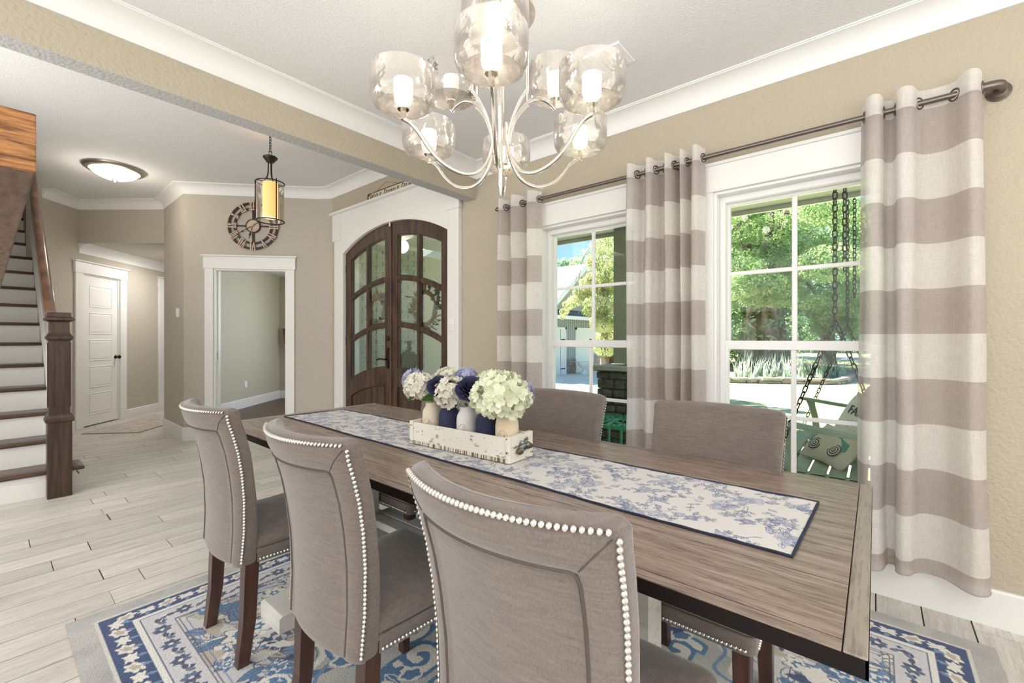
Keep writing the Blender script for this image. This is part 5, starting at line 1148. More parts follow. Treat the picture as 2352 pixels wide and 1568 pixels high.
# ------------------------------------------------------------------ outside: ground, porch
GZ = -.30
M['lawn'] = mat('lawn_grass', (.30, .36, .13), .95, var=(1.1, (.52, .50, .30), .38, .66), bump=(60, 1., 4))
M['concrete'] = mat('driveway_concrete', (.62, .60, .56), .9, var=(1.5, (.70, .68, .64), .4, .6))
M['asphalt'] = mat('street_asphalt', (.20, .22, .24), .9)
M['porchfloor'] = mat('porch_concrete', (.42, .44, .43), .6, bump=(40, .3))
M['sage'] = mat('sage_painted_wood', (.25, .28, .235), .55, bump=(30, .2)); M['sagelight'] = mat('porch_trim_paint', (.62, .62, .58), .6)
M['swingpaint'] = mat('swing_pale_green_paint', (.34, .38, .26), .6, var=(8, (.23, .27, .17), .35, .75), bump=(25, .2))
M['mulch'] = mat('mulch_bed', (.20, .14, .10), .95, var=(9, (.34, .26, .20), .4, .6), bump=(50, 1.))
def slab(name, poly, z, m, th=.05): mb = MB(); mb.rings([[(x, y, z - th) for x, y in poly], [(x, y, z) for x, y in poly]]); return struct(name, mb, m)
slab('lawn', [(4.6, -40), (90, -40), (90, 60), (4.6, 60)], GZ, 'lawn')
slab('driveway', [(4.9, 4.2), (9, 4.3), (13.5, 5.6), (19.5, 7.4), (19.5, 10.0), (5, 9.95)], GZ + .02, 'concrete')
slab('street', [(34, -30), (40, -30), (44, 8), (38, 8)], GZ + .02, 'asphalt')
slab('porch_floor', [(2.92, -3.4), (4.85, -3.4), (4.85, 5.32), (2.92, 5.32)], -.12, 'porchfloor', .2)
struct('porch_ceiling', MB().box(2.91, 4.75, -3.4, 5.35, 2.60, 2.64), 'sagelight')
for i in range(16): pass
pb = root('trim_40')
build('porch_beam', MB().box(4.20, 4.46, -3.4, 3.1, 2.395, 2.60), 'sage', pb); build('beam_fascia', MB().box(4.46, 4.49, -3.4, 3.1, 2.355, 2.62), 'sagelight', pb)
bbd = build('porch_ceiling_boards', MB().box(2.91, 4.75, 3.1, 5.3, 2.592, 2.600), 'sagelight', pb)
for i in range(20): build('ceiling_board', MB().box(2.92 + i * .091, 3.005 + i * .091, 3.12, 5.29, 2.580, 2.593, .003), 'sagelight', pb)
struct('roof_slab', MB().box(-4.2, 4.9, -3.6, 10.8, 3.16, 3.26), 'sagelight')
# porch post on a stone pier
pp = thing('porch_post', 'square sage green porch post on a rough stone pier outside the left window', 'porch post', (4.42, 2.03, -.12))
build('post_shaft', MB().box(4.30, 4.55, 1.905, 2.16, .95, 2.395, .004), 'sage', pp)
build('cap_stone', MB().box(4.10, 4.76, 1.70, 2.31, .885, .935, .008), mat('cap_stone_grey', (.40, .41, .38), .8, bump=(20, .5)), pp)
build('pier_core', MB().box(4.18, 4.68, 1.78, 2.24, -.12, .885), 'grout', pp)
M['stone'] = randwood('ledge_stone', (.17, .165, .13), (.075, .08, .065), (.04, .04, .035), .9, (2, 2, 5), 2., .6)
z = -.12; r3 = random.Random(9)
while z < .87:
    hgt = r3.uniform(.07, .12); hgt = min(hgt, .885 - z)
    for (fixed, a0, a1, ax) in ((4.18, 1.74, 2.28, 'x'), (2.24, 4.14, 4.72, 'y'), (1.78, 4.14, 4.72, 'y')):
        y = a0
        while y < a1 - .03:
            w = min(r3.uniform(.12, .26), a1 - y); o = r3.uniform(.018, .042)
            if ax == 'x': mb = MB().box(fixed - o, fixed + .02, y + .003, y + w - .003, z + .003, z + hgt - .003, .010)
            elif fixed > 2: mb = MB().box(y + .003, y + w - .003, fixed - .02, fixed + o, z + .003, z + hgt - .003, .010)
            else: mb = MB().box(y + .003, y + w - .003, fixed - o, fixed + .02, z + .003, z + hgt - .003, .010)
            build('stone', mb, 'stone', pp); y += w
    z += hgt
# white-painted brick wall beside the door
bw = root('wall_brick')
build('brick_backing', MB().box(2.91, 4.22, 5.31, 5.42, -.1, 2.6), 'sagelight', bw)
M['brick'] = mat('painted_brick', (.31, .34, .31), .85, bump=(35, .8), var=(4, (.42, .45, .41), .3, .7))
bme = mesh('brick', MB().box(0, .202, -.014, 0, 0, .062, .004), 'brick'); bmh = mesh('brick', MB().box(0, .098, -.014, 0, 0, .062, .004), 'brick')
for r_ in range(36):
    z = -.10 + r_ * .073; x = 2.915 - (.106 if r_ % 2 else 0)
    while x < 4.20:
        if x < 2.91: inst('brick', bmh, bw, (2.915, 5.31 + rnd.uniform(-.003, .001), z))
        elif x + .2 > 4.23: inst('brick', bmh, bw, (x, 5.31 + rnd.uniform(-.003, .001), z))
        else: inst('brick', bme, bw, (x, 5.31 + rnd.uniform(-.003, .001), z))
        x += .2125
# wreaths
def wreath(label, y, z, seed, R_=.155):
    X = 2.80; t = thing('door_wreath', label, 'wreath', (X, y, z), 0, 'wreaths on the front door'); r3 = random.Random(seed)
    M.setdefault('vine', mat('grapevine', (.22, .13, .07), .8)); M.setdefault('wleaf', leafmat('wreath_leaf', (.10, .15, .08), (.25, .28, .16), .3)); M.setdefault('wtan', leafmat('wreath_burlap', (.38, .28, .16), (.55, .42, .26), .3))
    for k in range(7): build('vine', MB().tube([(X + .018 * math.sin(5 * a + k), y + (R_ + .022 * math.cos(3 * a + k * 1.3)) * math.cos(a), z + (R_ + .022 * math.sin(4 * a + k)) * math.sin(a)) for a in [2 * PI * j / 36 for j in range(36)]], .0055, 5, closed=True), 'vine', t, 60)
    lm = [mesh('leaf', petal_me('l', .075, .018, .3, 'wleaf', 3), 'wleaf', 60), mesh('leaf', petal_me('l', .06, .016, .3, 'wtan', 3), 'wtan', 60)]
    for i in range(85):
        a = r3.uniform(0, 2 * PI); k = 0 if (math.cos(a - .3 * PI) < .6 or r3.random() < .4) else 1; rr = R_ + r3.uniform(-.03, .05)
        d = Vector((r3.uniform(-.4, .6), math.cos(a + r3.uniform(-.9, .9)), math.sin(a + r3.uniform(-.9, .9)))); inst('leaf', lm[k], t, (r3.uniform(-.012, .035), rr * math.cos(a), rr * math.sin(a)), quat=d.to_track_quat('X', 'Z'), sc=r3.uniform(.7, 1.3))
wreath('twig and leaf wreath outside the left front door leaf', 4.29, 1.535, 1, .135); wreath('fuller green leaf wreath outside the right front door leaf', 3.46, 1.52, 2, .165)
# topiary urn and scrolled metal chair on the porch
ty = thing('topiary', 'round green topiary ball in a pot on the porch seen through the door glass', 'potted plant', (3.62, 4.80, -.12))
M['topi'] = leafmat('boxwood', (.03, .07, .03), (.10, .18, .08), .2)
build('pot', MB().lathe([(.10, 0), (.12, .02), (.15, .30), (.17, .34), (.15, .34)], (3.62, 4.80, -.12), 20), 'bronze', ty, 40)
build('trunk', MB().tube([(3.62, 4.80, .2), (3.62, 4.80, .85)], .012, 8), 'vine', ty)
tl = MB(); r3 = random.Random(3)
for i in range(420):
    d = Vector([r3.gauss(0, 1) for _ in range(3)]).normalized(); p = Vector((3.62, 4.80, .93)) + d * r3.uniform(.10, .135); u = d.orthogonal().normalized() * .016; w_ = d.cross(u).normalized() * .012; n = d * r3.uniform(-.01, .02)
    tl.add([p - u - w_, p + u - w_ + n, p + u + w_, p - u + w_ - n], [(0, 1, 2, 3)])
for i in range(60): p = Vector((3.62, 4.80, 1.05)) + Vector((r3.gauss(0, .018), r3.gauss(0, .018), r3.uniform(0, .12))); tl.add([p, p + Vector((.02, 0, .012)), p + Vector((.012, .015, .03))], [(0, 1, 2)])
build('foliage_ball', tl, 'topi', ty, kind='stuff'); build('foliage_core', MB().ball((3.62, 4.80, .93), .108, 14, 10), 'topi', ty, 60)
mc = thing('metal_scroll_chair', 'dark green scrolled metal chair on the porch outside the right door leaf', 'chair', (3.55, 4.05, -.12))
M['dkgreen'] = mat('dark_green_metal', (.05, .10, .085), .5, .5)
by0, by1, bx = 3.78, 4.32, 3.70
def arcp(cy, cz, r, a0, a1, n=14, x=3.70): return [(x, cy + r * math.cos(a0 + (a1 - a0) * i / n), cz + r * math.sin(a0 + (a1 - a0) * i / n)) for i in range(n + 1)]
for pts in (arcp(4.05, .68, .27, 0, PI), arcp(4.05, .68, .20, 0, PI), arcp(3.94, .62, .09, 0, 2 * PI), arcp(4.16, .62, .09, 0, 2 * PI)): build('scroll_bar', MB().tube(pts, .010, 6), 'dkgreen', mc, 60)
for y in (by0, by1): build('leg', MB().tube([(bx, y, .70), (bx, y, -.12)], .011, 6), 'dkgreen', mc); build('leg', MB().tube([(bx - .45, y, .34), (bx - .45, y, -.12)], .011, 6), 'dkgreen', mc)
build('seat', MB().box(bx - .46, bx, by0, by1, .32, .345, .004), 'dkgreen', mc)

# green metal side table
gt = thing('green_side_table', 'bright green metal side table with pierced top outside the left window', 'side table', (3.68, 1.77, -.12)); M['kelly'] = mat('kelly_green_metal', (.035, .27, .12), .4)
x0, x1, y0, y1, zt = 3.43, 3.93, 1.53, 2.03, .475
gf = MB(); gf.box(x0, x1, y0, y0 + .02, zt - .03, zt).box(x0, x1, y1 - .02, y1, zt - .03, zt).box(x0, x0 + .02, y0, y1, zt - .03, zt).box(x1 - .02, x1, y0, y1, zt - .03, zt); build('top_frame', gf, 'kelly', gt)
r3 = random.Random(6); lat = MB()
for i in range(75):
    x, y = r3.uniform(x0 + .03, x1 - .03), r3.uniform(y0 + .03, y1 - .03); a = r3.uniform(-.5, 1.2); L = .055
    lat.tube([(max(x0, min(x1, x - L * math.cos(a))), max(y0, min(y1, y - L * math.sin(a))), zt - .006), (max(x0, min(x1, x + L * math.cos(a))), max(y0, min(y1, y + L * math.sin(a))), zt - .004)], .006, 5)
build('pierced_lattice', lat, 'kelly', gt, kind='stuff')
for x, y in ((x0 + .015, y0 + .015), (x1 - .015, y0 + .015), (x0 + .015, y1 - .015), (x1 - .015, y1 - .015), (x0 + .015, 1.66)): build('leg', MB().tube([(x, y, zt - .02), (x, y, -.12)], .013, 8), 'kelly', gt)

# porch swing
SX0, SX1 = 3.10, 4.50; SZ = .43
ps = thing('porch_swing', 'pale green slatted wooden porch swing hanging on chains outside the right window', 'porch swing', (3.9, .2, SZ))
build('side_rail', MB().box(SX0, SX0 + .04, -.10, .50, SZ - .07, SZ + .0, .004), 'swingpaint', ps); build('side_rail', MB().box(SX1 - .04, SX1, -.10, .50, SZ - .07, SZ + .0, .004), 'swingpaint', ps)
for x in (3.7, 4.1): build('seat_support', MB().box(x, x + .04, -.08, .46, SZ - .06, SZ - .012, .003), 'swingpaint', ps)
for i in range(6): build('seat_slat', MB().box(SX0, SX1, -.06 + i * .094, .020 + i * .094, SZ - .012, SZ + .010, .003), 'swingpaint', ps)
build('front_rail', MB().box(SX0, SX1, .490, .515, SZ - .07, SZ + .012, .003), 'swingpaint', ps)
for k in range(5):
    z = SZ + .06 + k * .085; y = -.10 - .055 * k; mb = MB(); mb.rings([[(x, y, z), (x, y - .02, z - .008), (x, y - .045, z + .062), (x, y - .025, z + .070)] for x in (SX0 + .02, SX1 - .02)]); build('back_slat', mb, 'swingpaint', ps)
for x in (SX0 + .01, 3.88, SX1 - .05): mb = MB(); mb.ext([(-.13, SZ - .06), (-.09, SZ - .06), (-.37, SZ + .52), (-.41, SZ + .52)], x, x + .04, 'x'); build('back_post', mb, 'swingpaint', ps)
for x, sgn_ in ((SX0, -1), (SX1, 1)):
    am = []; top = [(-.26, .235), (-.15, .238), (.05, .243), (.25, .262), (.42, .285), (.50, .290)]; xc = x + (.02 if sgn_ < 0 else -.02)
    mb = MB(); rs = []
    for i, (y, z) in enumerate(top): w = [.030, .035, .040, .050, .055, .030][i]; rs.append([(xc - w, y, SZ + z - .022), (xc + w, y, SZ + z - .022), (xc + w, y, SZ + z), (xc - w, y, SZ + z)])
    mb.rings(rs); build('armrest', mb, 'swingpaint', ps)
    mb = MB(); rs = []
    for z, y, w in ((-.06, .40, .030), (.05, .385, .024), (.14, .395, .022), (.22, .415, .024), (.262, .425, .030)): rs.append([(xc - .014, y - w, SZ + z), (xc + .014, y - w, SZ + z), (xc + .014, y + w, SZ + z), (xc - .014, y + w, SZ + z)])
    mb.rings(rs); build('arm_bracket', mb, 'swingpaint', ps)
def chain(p, q, n, me):
    P0, Q0 = Vector(p), Vector(q); d = Q0 - P0; off = wloc(ps)
    for i in range(n): c = P0 + d * (i + .5) / n - off; inst('chain_link', me, ps, c, quat=d.to_track_quat('Z', 'Y') @ Euler((0, 0, PI / 2 * (i % 2) + .5)).to_quaternion())
M['chainm'] = mat('rusty_chain', (.045, .032, .025), .6, .5)
cl = mesh('chain_link', MB().tube([(.011 * math.cos(t), 0, .011 * math.sin(t) + (.011 if math.sin(t) > 0 else -.011)) for t in [2 * PI * (j + .5) / 12 for j in range(12)]], .0038, 5, closed=True), 'chainm', 60)
for x, yt in ((SX0 + .0, .178), (SX1, .176)):
    xx = x if x < 4 else x; j = (xx, yt, 1.325); nn = lambda a, b: int((Vector(a) - Vector(b)).length / .036)
    for a, b in ((j, (xx, yt, 2.60)), (j, (xx, .50, SZ - .02)), (j, (xx, -.10, SZ + .05)), ((xx, yt - .045, 1.60 if x < 4 else 1.55), (xx, yt - .045, 2.60))): chain(a, b, nn(a, b), cl)
    build('ceiling_hook', MB().tube([(xx, yt, 2.60), (xx, yt, 2.57), (xx, yt - .045, 2.57), (xx, yt - .045, 2.60)], .006, 6), 'chainm', ps)
def pillow(label, c, w, h, d, rot, m, extra=None, rz=0.):
    t = thing('swing_pillow', label, 'pillow', c, 0, 'pillows on the porch swing'); n = 12; rows = []
    nn_ = Vector(rot).normalized(); ey = (Vector((0, 0, 1)) - nn_ * nn_.z).normalized(); ex = ey.cross(nn_); Rm = Matrix(((ex.x, ey.x, nn_.x, 0), (ex.y, ey.y, nn_.y, 0), (ex.z, ey.z, nn_.z, 0), (0, 0, 0, 1))) @ Matrix.Rotation(rz, 4, 'Z')
    mb = MB()
    def pt(u, v, s_): e = (1 - abs(u) ** 2.6) * (1 - abs(v) ** 2.6); pin = 1 - .06 * (1 - abs(u * v)) * max(abs(u), abs(v)) ** 6; return tuple(Rm @ Vector((u * w / 2 * pin, v * h / 2 * pin, s_ * d / 2 * max(0, e) ** .5)))
    for s_ in (-1, 1):
        v = [pt(-1 + 2 * i / n, -1 + 2 * j / n, s_) for j in range(n + 1) for i in range(n + 1)]; mb.add(v, [(j * (n + 1) + i, j * (n + 1) + i + 1, (j + 1) * (n + 1) + i + 1, (j + 1) * (n + 1) + i) for j in range(n) for i in range(n)])
    build('cushion', mb, m, t, 60, local=True)
    if extra: extra(t, Rm, d)
    return t
M['pilgrey'] = mat('pillow_grey_print', (.30, .31, .27), .9, var=(40, (.16, .17, .15), .5, .6)); M['pilcream'] = mat('pillow_cream_print', (.62, .62, .54), .9, var=(26, (.44, .43, .33), .58, .66, (3, 1, 1)))
M['tealpaint'] = mat('print_teal', (.06, .24, .20), .9); M['inkdark'] = mat('print_dark', (.05, .045, .05), .9); M['prtan'] = mat('print_beige', (.55, .50, .42), .9)
pillow('grey patterned pillow at the back of the swing, mostly behind the others', (3.95, .02, SZ + .27), .46, .46, .13, (-.25, .85, .35), 'pilgrey', None, RD(8))
def words(t, Rm, d): 
    textmesh('FARM', .085, Matrix.Translation(t.location) @ Rm @ Matrix.Translation((.03, .08, d / 2 + .002)) @ Matrix.Rotation(PI * 0, 4, 'Z'), 'inkdark', 'printed_lettering', t)
pillow('cream pillow with wheat print and dark lettering leaning on the swing back', (3.66, .08, SZ + .21), .42, .42, .13, (-.45, .75, .40), 'pilcream', words, RD(-6))
def carprint(t, Rm, d):
    T = Matrix.Translation(t.location) @ Rm
    def disc(x, y, r, m, z, n=20, sx=1.): mb = MB(T); mb.rings([[(x + sx * r * math.cos(a), y + r * math.sin(a), q) for a in [2 * PI * i / n for i in range(n)]] for q in (z, z + .002)]); return mb
    zf = lambda x, y: d / 2 * max(0, (1 - abs(2 * x / .44) ** 2.6) * (1 - abs(2 * y / .32) ** 2.6)) ** .5 + .001
    body = MB(T); prof = [(-q_, w_) for q_, w_ in [(-.17, -.03), (-.16, .03), (-.09, .05), (-.05, .10), (.03, .105), (.07, .055), (.15, .04), (.18, .0), (.17, -.04), (-.15, -.045)]]
    body.rings([[(x, y, zf(x, y) + q) for x, y in prof] for q in (-.006, .0015)]); build('printed_truck', body, 'tealpaint', t)
    for x in (.10, -.09):
        for k, (r, m) in enumerate(((.052, 'inkdark'), (.044, 'prtan'), (.034, 'inkdark'), (.026, 'prtan'), (.016, 'inkdark'), (.009, 'prtan'))): build('printed_wheel', disc(x, -.055, r, m, zf(x, -.055) + .0015 * k), m, t)
pillow('beige pillow printed with a teal vintage truck on the swing seat', (3.40, .20, SZ + .115), .44, .32, .12, (-.50, .52, .68), 'prtan', carprint, RD(-4)).scale = (.84, .84, .84)

# ------------------------------------------------------------------ yard: garage, fence, trees, flower bed
gg = thing('garage', 'grey sided garage with a steep gable and white doors beyond the driveway', 'building', (16.4, 10, GZ))
M['lapgrey'] = mat('lap_siding', (.42, .40, .37), .8); M['batten'] = mat('batten_siding', (.40, .42, .41), .8); M['whitepaint'] = mat('white_exterior_paint', (.80, .80, .78), .6); M['metalroof'] = mat('pale_metal_roof', (.74, .75, .76), .5); M['slate'] = mat('dark_skirt_roof', (.09, .10, .13), .7)
M['ledge'] = randwood('garage_ledge_stone', (.45, .38, .32), (.26, .20, .17), (.15, .12, .10), .9, (1, 1, 2), .6, .5)
GX0, GX1, AX, AZ = 12.9, 18.50, 16.45, 4.28; sl_ = .73
def gz(x): return AZ - sl_ * abs(x - AX)
gw = MB(); gw.ext([(GX0, GZ), (GX1, GZ), (GX1, gz(GX1)), (AX, AZ), (GX0, gz(GX0))], 10.0, 15.0, 'y'); build('wall', gw, 'batten', gg)
for s_, xe in ((-1, GX0 - .4), (1, GX1 + .5)):
    mb = MB(); mb.ext([(AX, AZ + .02), (xe, gz(xe) + .02), (xe, gz(xe) + .14), (AX, AZ + .14)], 9.55, 15.3, 'y'); build('roof', mb, 'metalroof', gg)
    mb = MB(); mb.ext([(AX, AZ - .12), (xe, gz(xe) - .12), (xe, gz(xe) + .13), (AX, AZ + .13)], 9.50, 9.56, 'y'); build('bargeboard', mb, 'whitepaint', gg)
    mb = MB(); mb.ext([(AX, AZ - .01), (xe, gz(xe) - .01), (xe, gz(xe) + .01), (AX, AZ + .01)], 9.55, 10.0, 'y'); build('soffit', mb, 'whitepaint', gg)
z = 2.42
while z < AZ - .1:
    hw = (AZ - z - .16) / sl_; a, b = max(GX0, AX - hw), min(GX1, AX + hw)
    if b - a > .1: mb = MB(); mb.rings([[(x, 9.975, z), (x, 9.998, z), (x, 9.998, z + .16), (x, 9.99, z + .16)] for x in (a, b)]); build('lap_board', mb, 'lapgrey', gg)
    z += .16
mb = MB(); mb.rings([[(x, 9.35, 2.12), (x, 10.0, 2.42), (x, 10.0, 2.36), (x, 9.35, 2.06)] for x in (GX0, 17.95)]); build('skirt_roof', mb, 'slate', gg); build('fascia', MB().box(GX0, 17.95, 9.33, 9.37, 1.98, 2.12), 'whitepaint', gg)
for i in range(36): x = GX0 + .08 + i * .155; build('batten', MB().box(x, x + .03, 9.975, 10.0, .36, 2.05 if x < 18 else 2.7), 'batten', gg)
for a, b in ((13.6, 15.55), (16.30, 17.85)):
    w = build('garage_door', MB().box(a + .09, b - .09, 9.96, 9.99, GZ, 1.60), 'whitepaint', gg)
    build('door_casing', MB().box(a, a + .09, 9.95, 10, GZ, 1.69).box(b - .09, b, 9.95, 10, GZ, 1.69).box(a, b, 9.95, 10, 1.60, 1.69), 'whitepaint', gg)
    for zq in (1.15, -.05): build('strap_hinge', MB().box(b - .40, b - .10, 9.945, 9.96, zq, zq + .04), 'black', w)
build('plank_line', MB().box(15.10, 15.115, 9.955, 9.962, GZ, 1.6), 'black', gg)
r3 = random.Random(21)
for a, b in ((15.56, 16.29), (17.86, 18.52)):
    z = GZ
    while z < .34:
        hgt = r3.uniform(.06, .11); x = a
        while x < b - .03: w = min(r3.uniform(.14, .3), b - x); build('stone', MB().box(x + .004, x + w - .004, 9.955 - r3.uniform(0, .03), 10.0, z + .004, z + hgt - .004), 'ledge', gg); x += w
        z += hgt
ur = thing('garage_urn', 'white footed garden urn in front of the garage between its doors', 'urn', (16.15, 9.45, GZ)); build('urn_bowl', MB().lathe([(.17, 0), (.17, .05), (.08, .10), (.07, .20), (.20, .30), (.29, .46), (.31, .52), (.27, .52), (.20, .36)], (16.15, 9.45, GZ + .02), 20), 'whitepaint', ur, 40)
# pale wing of the house seen through the door
wg = thing('house_wing', 'pale blue-white outbuilding beyond the porch seen through the front door glass', 'building', (7.5, 9.0, GZ)); M['paleblue'] = mat('pale_blue_paint', (.50, .66, .74), .6)
build('wall', MB().box(5.6, 10.6, 9.0, 9.4, GZ, 2.3), 'whitepaint', wg); build('wide_door', MB().box(6.9, 8.5, 8.95, 9.0, GZ, 1.75), 'paleblue', wg); build('downspout', MB().tube([(8.75, 8.93, GZ), (8.75, 8.93, 2.2)], .045, 8), mat('downspout_grey', (.30, .34, .38), .5), wg)
mb = MB(); mb.ext([(8.2, 2.3), (10.9, 2.3), (10.8, 2.2), (9.0, 3.9), (5.3, 2.2), (5.2, 2.32), (9.0, 4.05)], 8.6, 9.5, 'y') if False else mb.rings([[(5.2, y, 2.25), (8.1, y, 4.2), (11.0, y, 2.25), (10.9, y, 2.12), (8.1, y, 4.02), (5.3, y, 2.12)] for y in (8.6, 9.6)]); build('gable_roof', mb, 'whitepaint', wg)
mb = MB(); mb.rings([[(5.5, y, 2.25), (8.1, y, 4.0), (10.7, y, 2.25)] for y in (9.0, 9.1)]); build('gable_siding', mb, 'batten', wg)
# fence
fc = thing('wooden_fence', 'low dark brown picket fence between garage and porch post', 'fence', (22, 11.4, GZ)); M['fencewood'] = mat('fence_brown', (.16, .075, .045), .8)
for i in range(34): x = 18.7 + i * .15; build('picket', MB().box(x, x + .10, 11.4, 11.43, GZ, .44 + .03 * (i % 3)), 'fencewood', fc)
for z in (-.1, .22): build('fence_rail', MB().box(18.7, 23.8, 11.43, 11.48, z, z + .08), 'fencewood', fc)

def crown(clusters, n, size, seed, droop=0.):
    """leaf cards scattered through ellipsoid clusters: returns numpy verts/faces"""
    g = np.random.default_rng(seed); C_ = np.array([c[:3] for c in clusters]); Rr = np.array([c[3:6] for c in clusters]); wts = Rr.prod(1) ** .6; wts /= wts.sum()
    k = g.choice(len(clusters), n, p=wts); d = g.normal(size=(n, 3)); d /= np.linalg.norm(d, axis=1)[:, None]; rad = g.uniform(.55, 1., n) ** .6; P = C_[k] + d * Rr[k] * rad[:, None]
    nr = d * .7 + g.normal(size=(n, 3)) * .6 + np.array([0, 0, .5]); nr /= np.linalg.norm(nr, axis=1)[:, None]
    u = np.cross(nr, g.normal(size=(n, 3))); u /= np.linalg.norm(u, axis=1)[:, None]; v = np.cross(nr, u)
    if droop: u = u * (1 - droop) + np.array([0, 0, -1]) * droop
    s_ = size * g.uniform(.6, 1.3, n)[:, None]; V = np.stack([P - u * s_, P + v * s_ * .42, P + u * s_, P - v * s_ * .42], 1).reshape(-1, 3)
    return V
def npmesh(name, V, m, parent):
    V = (V - np.array(wloc(parent))).astype(np.float32); nf = len(V) // 4; me = bpy.data.meshes.new(name); me.vertices.add(len(V)); me.vertices.foreach_set('co', V.ravel()); me.loops.add(nf * 4); me.loops.foreach_set('vertex_index', np.arange(nf * 4, dtype=np.int32))
    me.polygons.add(nf); me.polygons.foreach_set('loop_start', np.arange(0, nf * 4, 4, dtype=np.int32)); me.polygons.foreach_set('loop_total', np.full(nf, 4, np.int32)); me.update(calc_edges=True); me.materials.append(M[m])
    o = bpy.data.objects.new(name, me); COL.objects.link(o); o.parent = parent; o['kind'] = 'stuff'; return o
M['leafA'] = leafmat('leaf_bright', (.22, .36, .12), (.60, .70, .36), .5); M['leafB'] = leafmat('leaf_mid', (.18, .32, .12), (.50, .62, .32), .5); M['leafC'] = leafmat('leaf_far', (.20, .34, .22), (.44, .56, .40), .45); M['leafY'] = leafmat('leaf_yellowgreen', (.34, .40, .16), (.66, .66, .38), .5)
M['bark'] = mat('rough_bark', (.10, .07, .05), .95, var=(3, (.34, .29, .24), .4, .65, (1, 1, .4)), bump=(6, 1., 5))
def pol(u, t): p = at(u, 777, t); return p.x, p.y
def trunk(parent, x, y, r, h, seed, flare=2., br=6):
    g = random.Random(seed); rs = []; n = 28; hs_ = [0, .15, .35, .6, .9, 1.3, 1.8, 2.4, 3.2, h]
    for z in hs_:
        q = r * (1 + (flare - 1) * math.exp(-z / .9)); ph_ = g.uniform(0, 6); rs.append([(x + q * (1 + .13 * math.sin(5 * a + 1.3) + .07 * math.sin(11 * a + z * 2)) * math.cos(a), y + q * (1 + .13 * math.sin(5 * a + 1.3) + .07 * math.sin(11 * a + z * 2)) * math.sin(a), GZ + z) for a in [2 * PI * i / n for i in range(n)]])
    build('trunk', MB().rings(rs), 'bark', parent, 60)
    for i in range(br): a = g.uniform(0, 6.3); build('branch', MB().tube(spline([(x, y, GZ + h * .8), (x + 1.3 * math.cos(a), y + 1.3 * math.sin(a), GZ + h * 1.15), (x + 3 * math.cos(a), y + 3 * math.sin(a), GZ + h * 1.5)], 4), [r * .5 - r * .045 * k for k in range(9)], 10), 'bark', parent, 60)
tx, ty_ = pol(1752, 21.5)
t1 = thing('large_shade_tree', 'huge leafy shade tree with a wide gnarled trunk behind the flower bed', 'tree', (tx, ty_, GZ)); trunk(t1, tx, ty_, .78, 4.6, 5, 1.75)
g = random.Random(12); cl_ = []
for i in range(70):
    a = g.uniform(0, 2 * PI); rr = g.uniform(.6, 5.6); z = g.uniform(3.1, 9.0) - .10 * rr; cl_.append((tx + rr * math.cos(a), ty_ + rr * math.sin(a), z, g.uniform(.7, 1.5), g.uniform(.7, 1.5), g.uniform(.4, .8)))
for i in range(34): u = g.uniform(1660, 2010); x, y = pol(u, 19.4 + g.uniform(-1.2, 1.6)); cl_.append((x, y, g.uniform(1.5, 2.8) if abs(u - 1750) > 95 else g.uniform(2.9, 3.6), g.uniform(.5, .9), g.uniform(.5, .9), g.uniform(.3, .5)))
npmesh('foliage', crown(cl_, 150000, .068, 1), 'leafA', t1)
def bgtree(label, u, t, rad, zc, zr, n, m, seed, size=.16, name='background_tree', grp='background trees behind the yard', tr=.3):
    x, y = pol(u, t); o = thing(name, label, 'tree', (x, y, GZ), 0, grp); trunk(o, x, y, tr, zc, seed, 1.5, 3 if t < 40 else 0); g = random.Random(seed)
    cs = [(x + g.uniform(-rad, rad), y + g.uniform(-rad, rad), zc + g.uniform(-zr, zr), rad * g.uniform(.3, .5), rad * g.uniform(.3, .5), zr * g.uniform(.25, .42)) for _ in range(26)]; npmesh('foliage', crown(cs, n, size, seed), m, o)
bgtree('bright green tree filling the left side of the right window', 1640, 27, 4.2, 4.5, 4.2, 18000, 'leafB', 31, .14)
bgtree('green tree behind the swing chains in the right window', 1900, 26, 4.0, 4.2, 4.0, 18000, 'leafB', 32, .14)
bgtree('dark green tree at the right edge of the right window', 2060, 24, 3.4, 3.8, 3.6, 14000, 'leafC', 33, .14)
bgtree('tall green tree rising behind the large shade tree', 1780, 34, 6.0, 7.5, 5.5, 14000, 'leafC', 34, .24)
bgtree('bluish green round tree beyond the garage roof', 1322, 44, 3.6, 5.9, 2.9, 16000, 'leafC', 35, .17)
bgtree('lower green tree left of the garage gable', 1280, 48, 3.6, 5.0, 2.8, 13000, 'leafC', 36, .17)
bgtree('green tree behind the weeping tree and fence', 1412, 27, 2.4, 2.6, 2.8, 22000, 'leafB', 37, .09)
bgtree('green tree hidden behind the middle curtain', 1500, 27, 4.0, 4.2, 4.2, 14000, 'leafB', 38, .12)
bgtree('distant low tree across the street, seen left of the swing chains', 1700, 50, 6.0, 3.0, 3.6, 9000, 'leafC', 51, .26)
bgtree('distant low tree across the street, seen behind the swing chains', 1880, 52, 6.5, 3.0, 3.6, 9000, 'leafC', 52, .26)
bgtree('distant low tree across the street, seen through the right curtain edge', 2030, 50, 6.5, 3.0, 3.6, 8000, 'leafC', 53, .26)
bgtree('distant tree beyond the fence, seen behind the middle curtain', 1450, 50, 6.5, 3.4, 3.6, 8000, 'leafC', 54, .26)
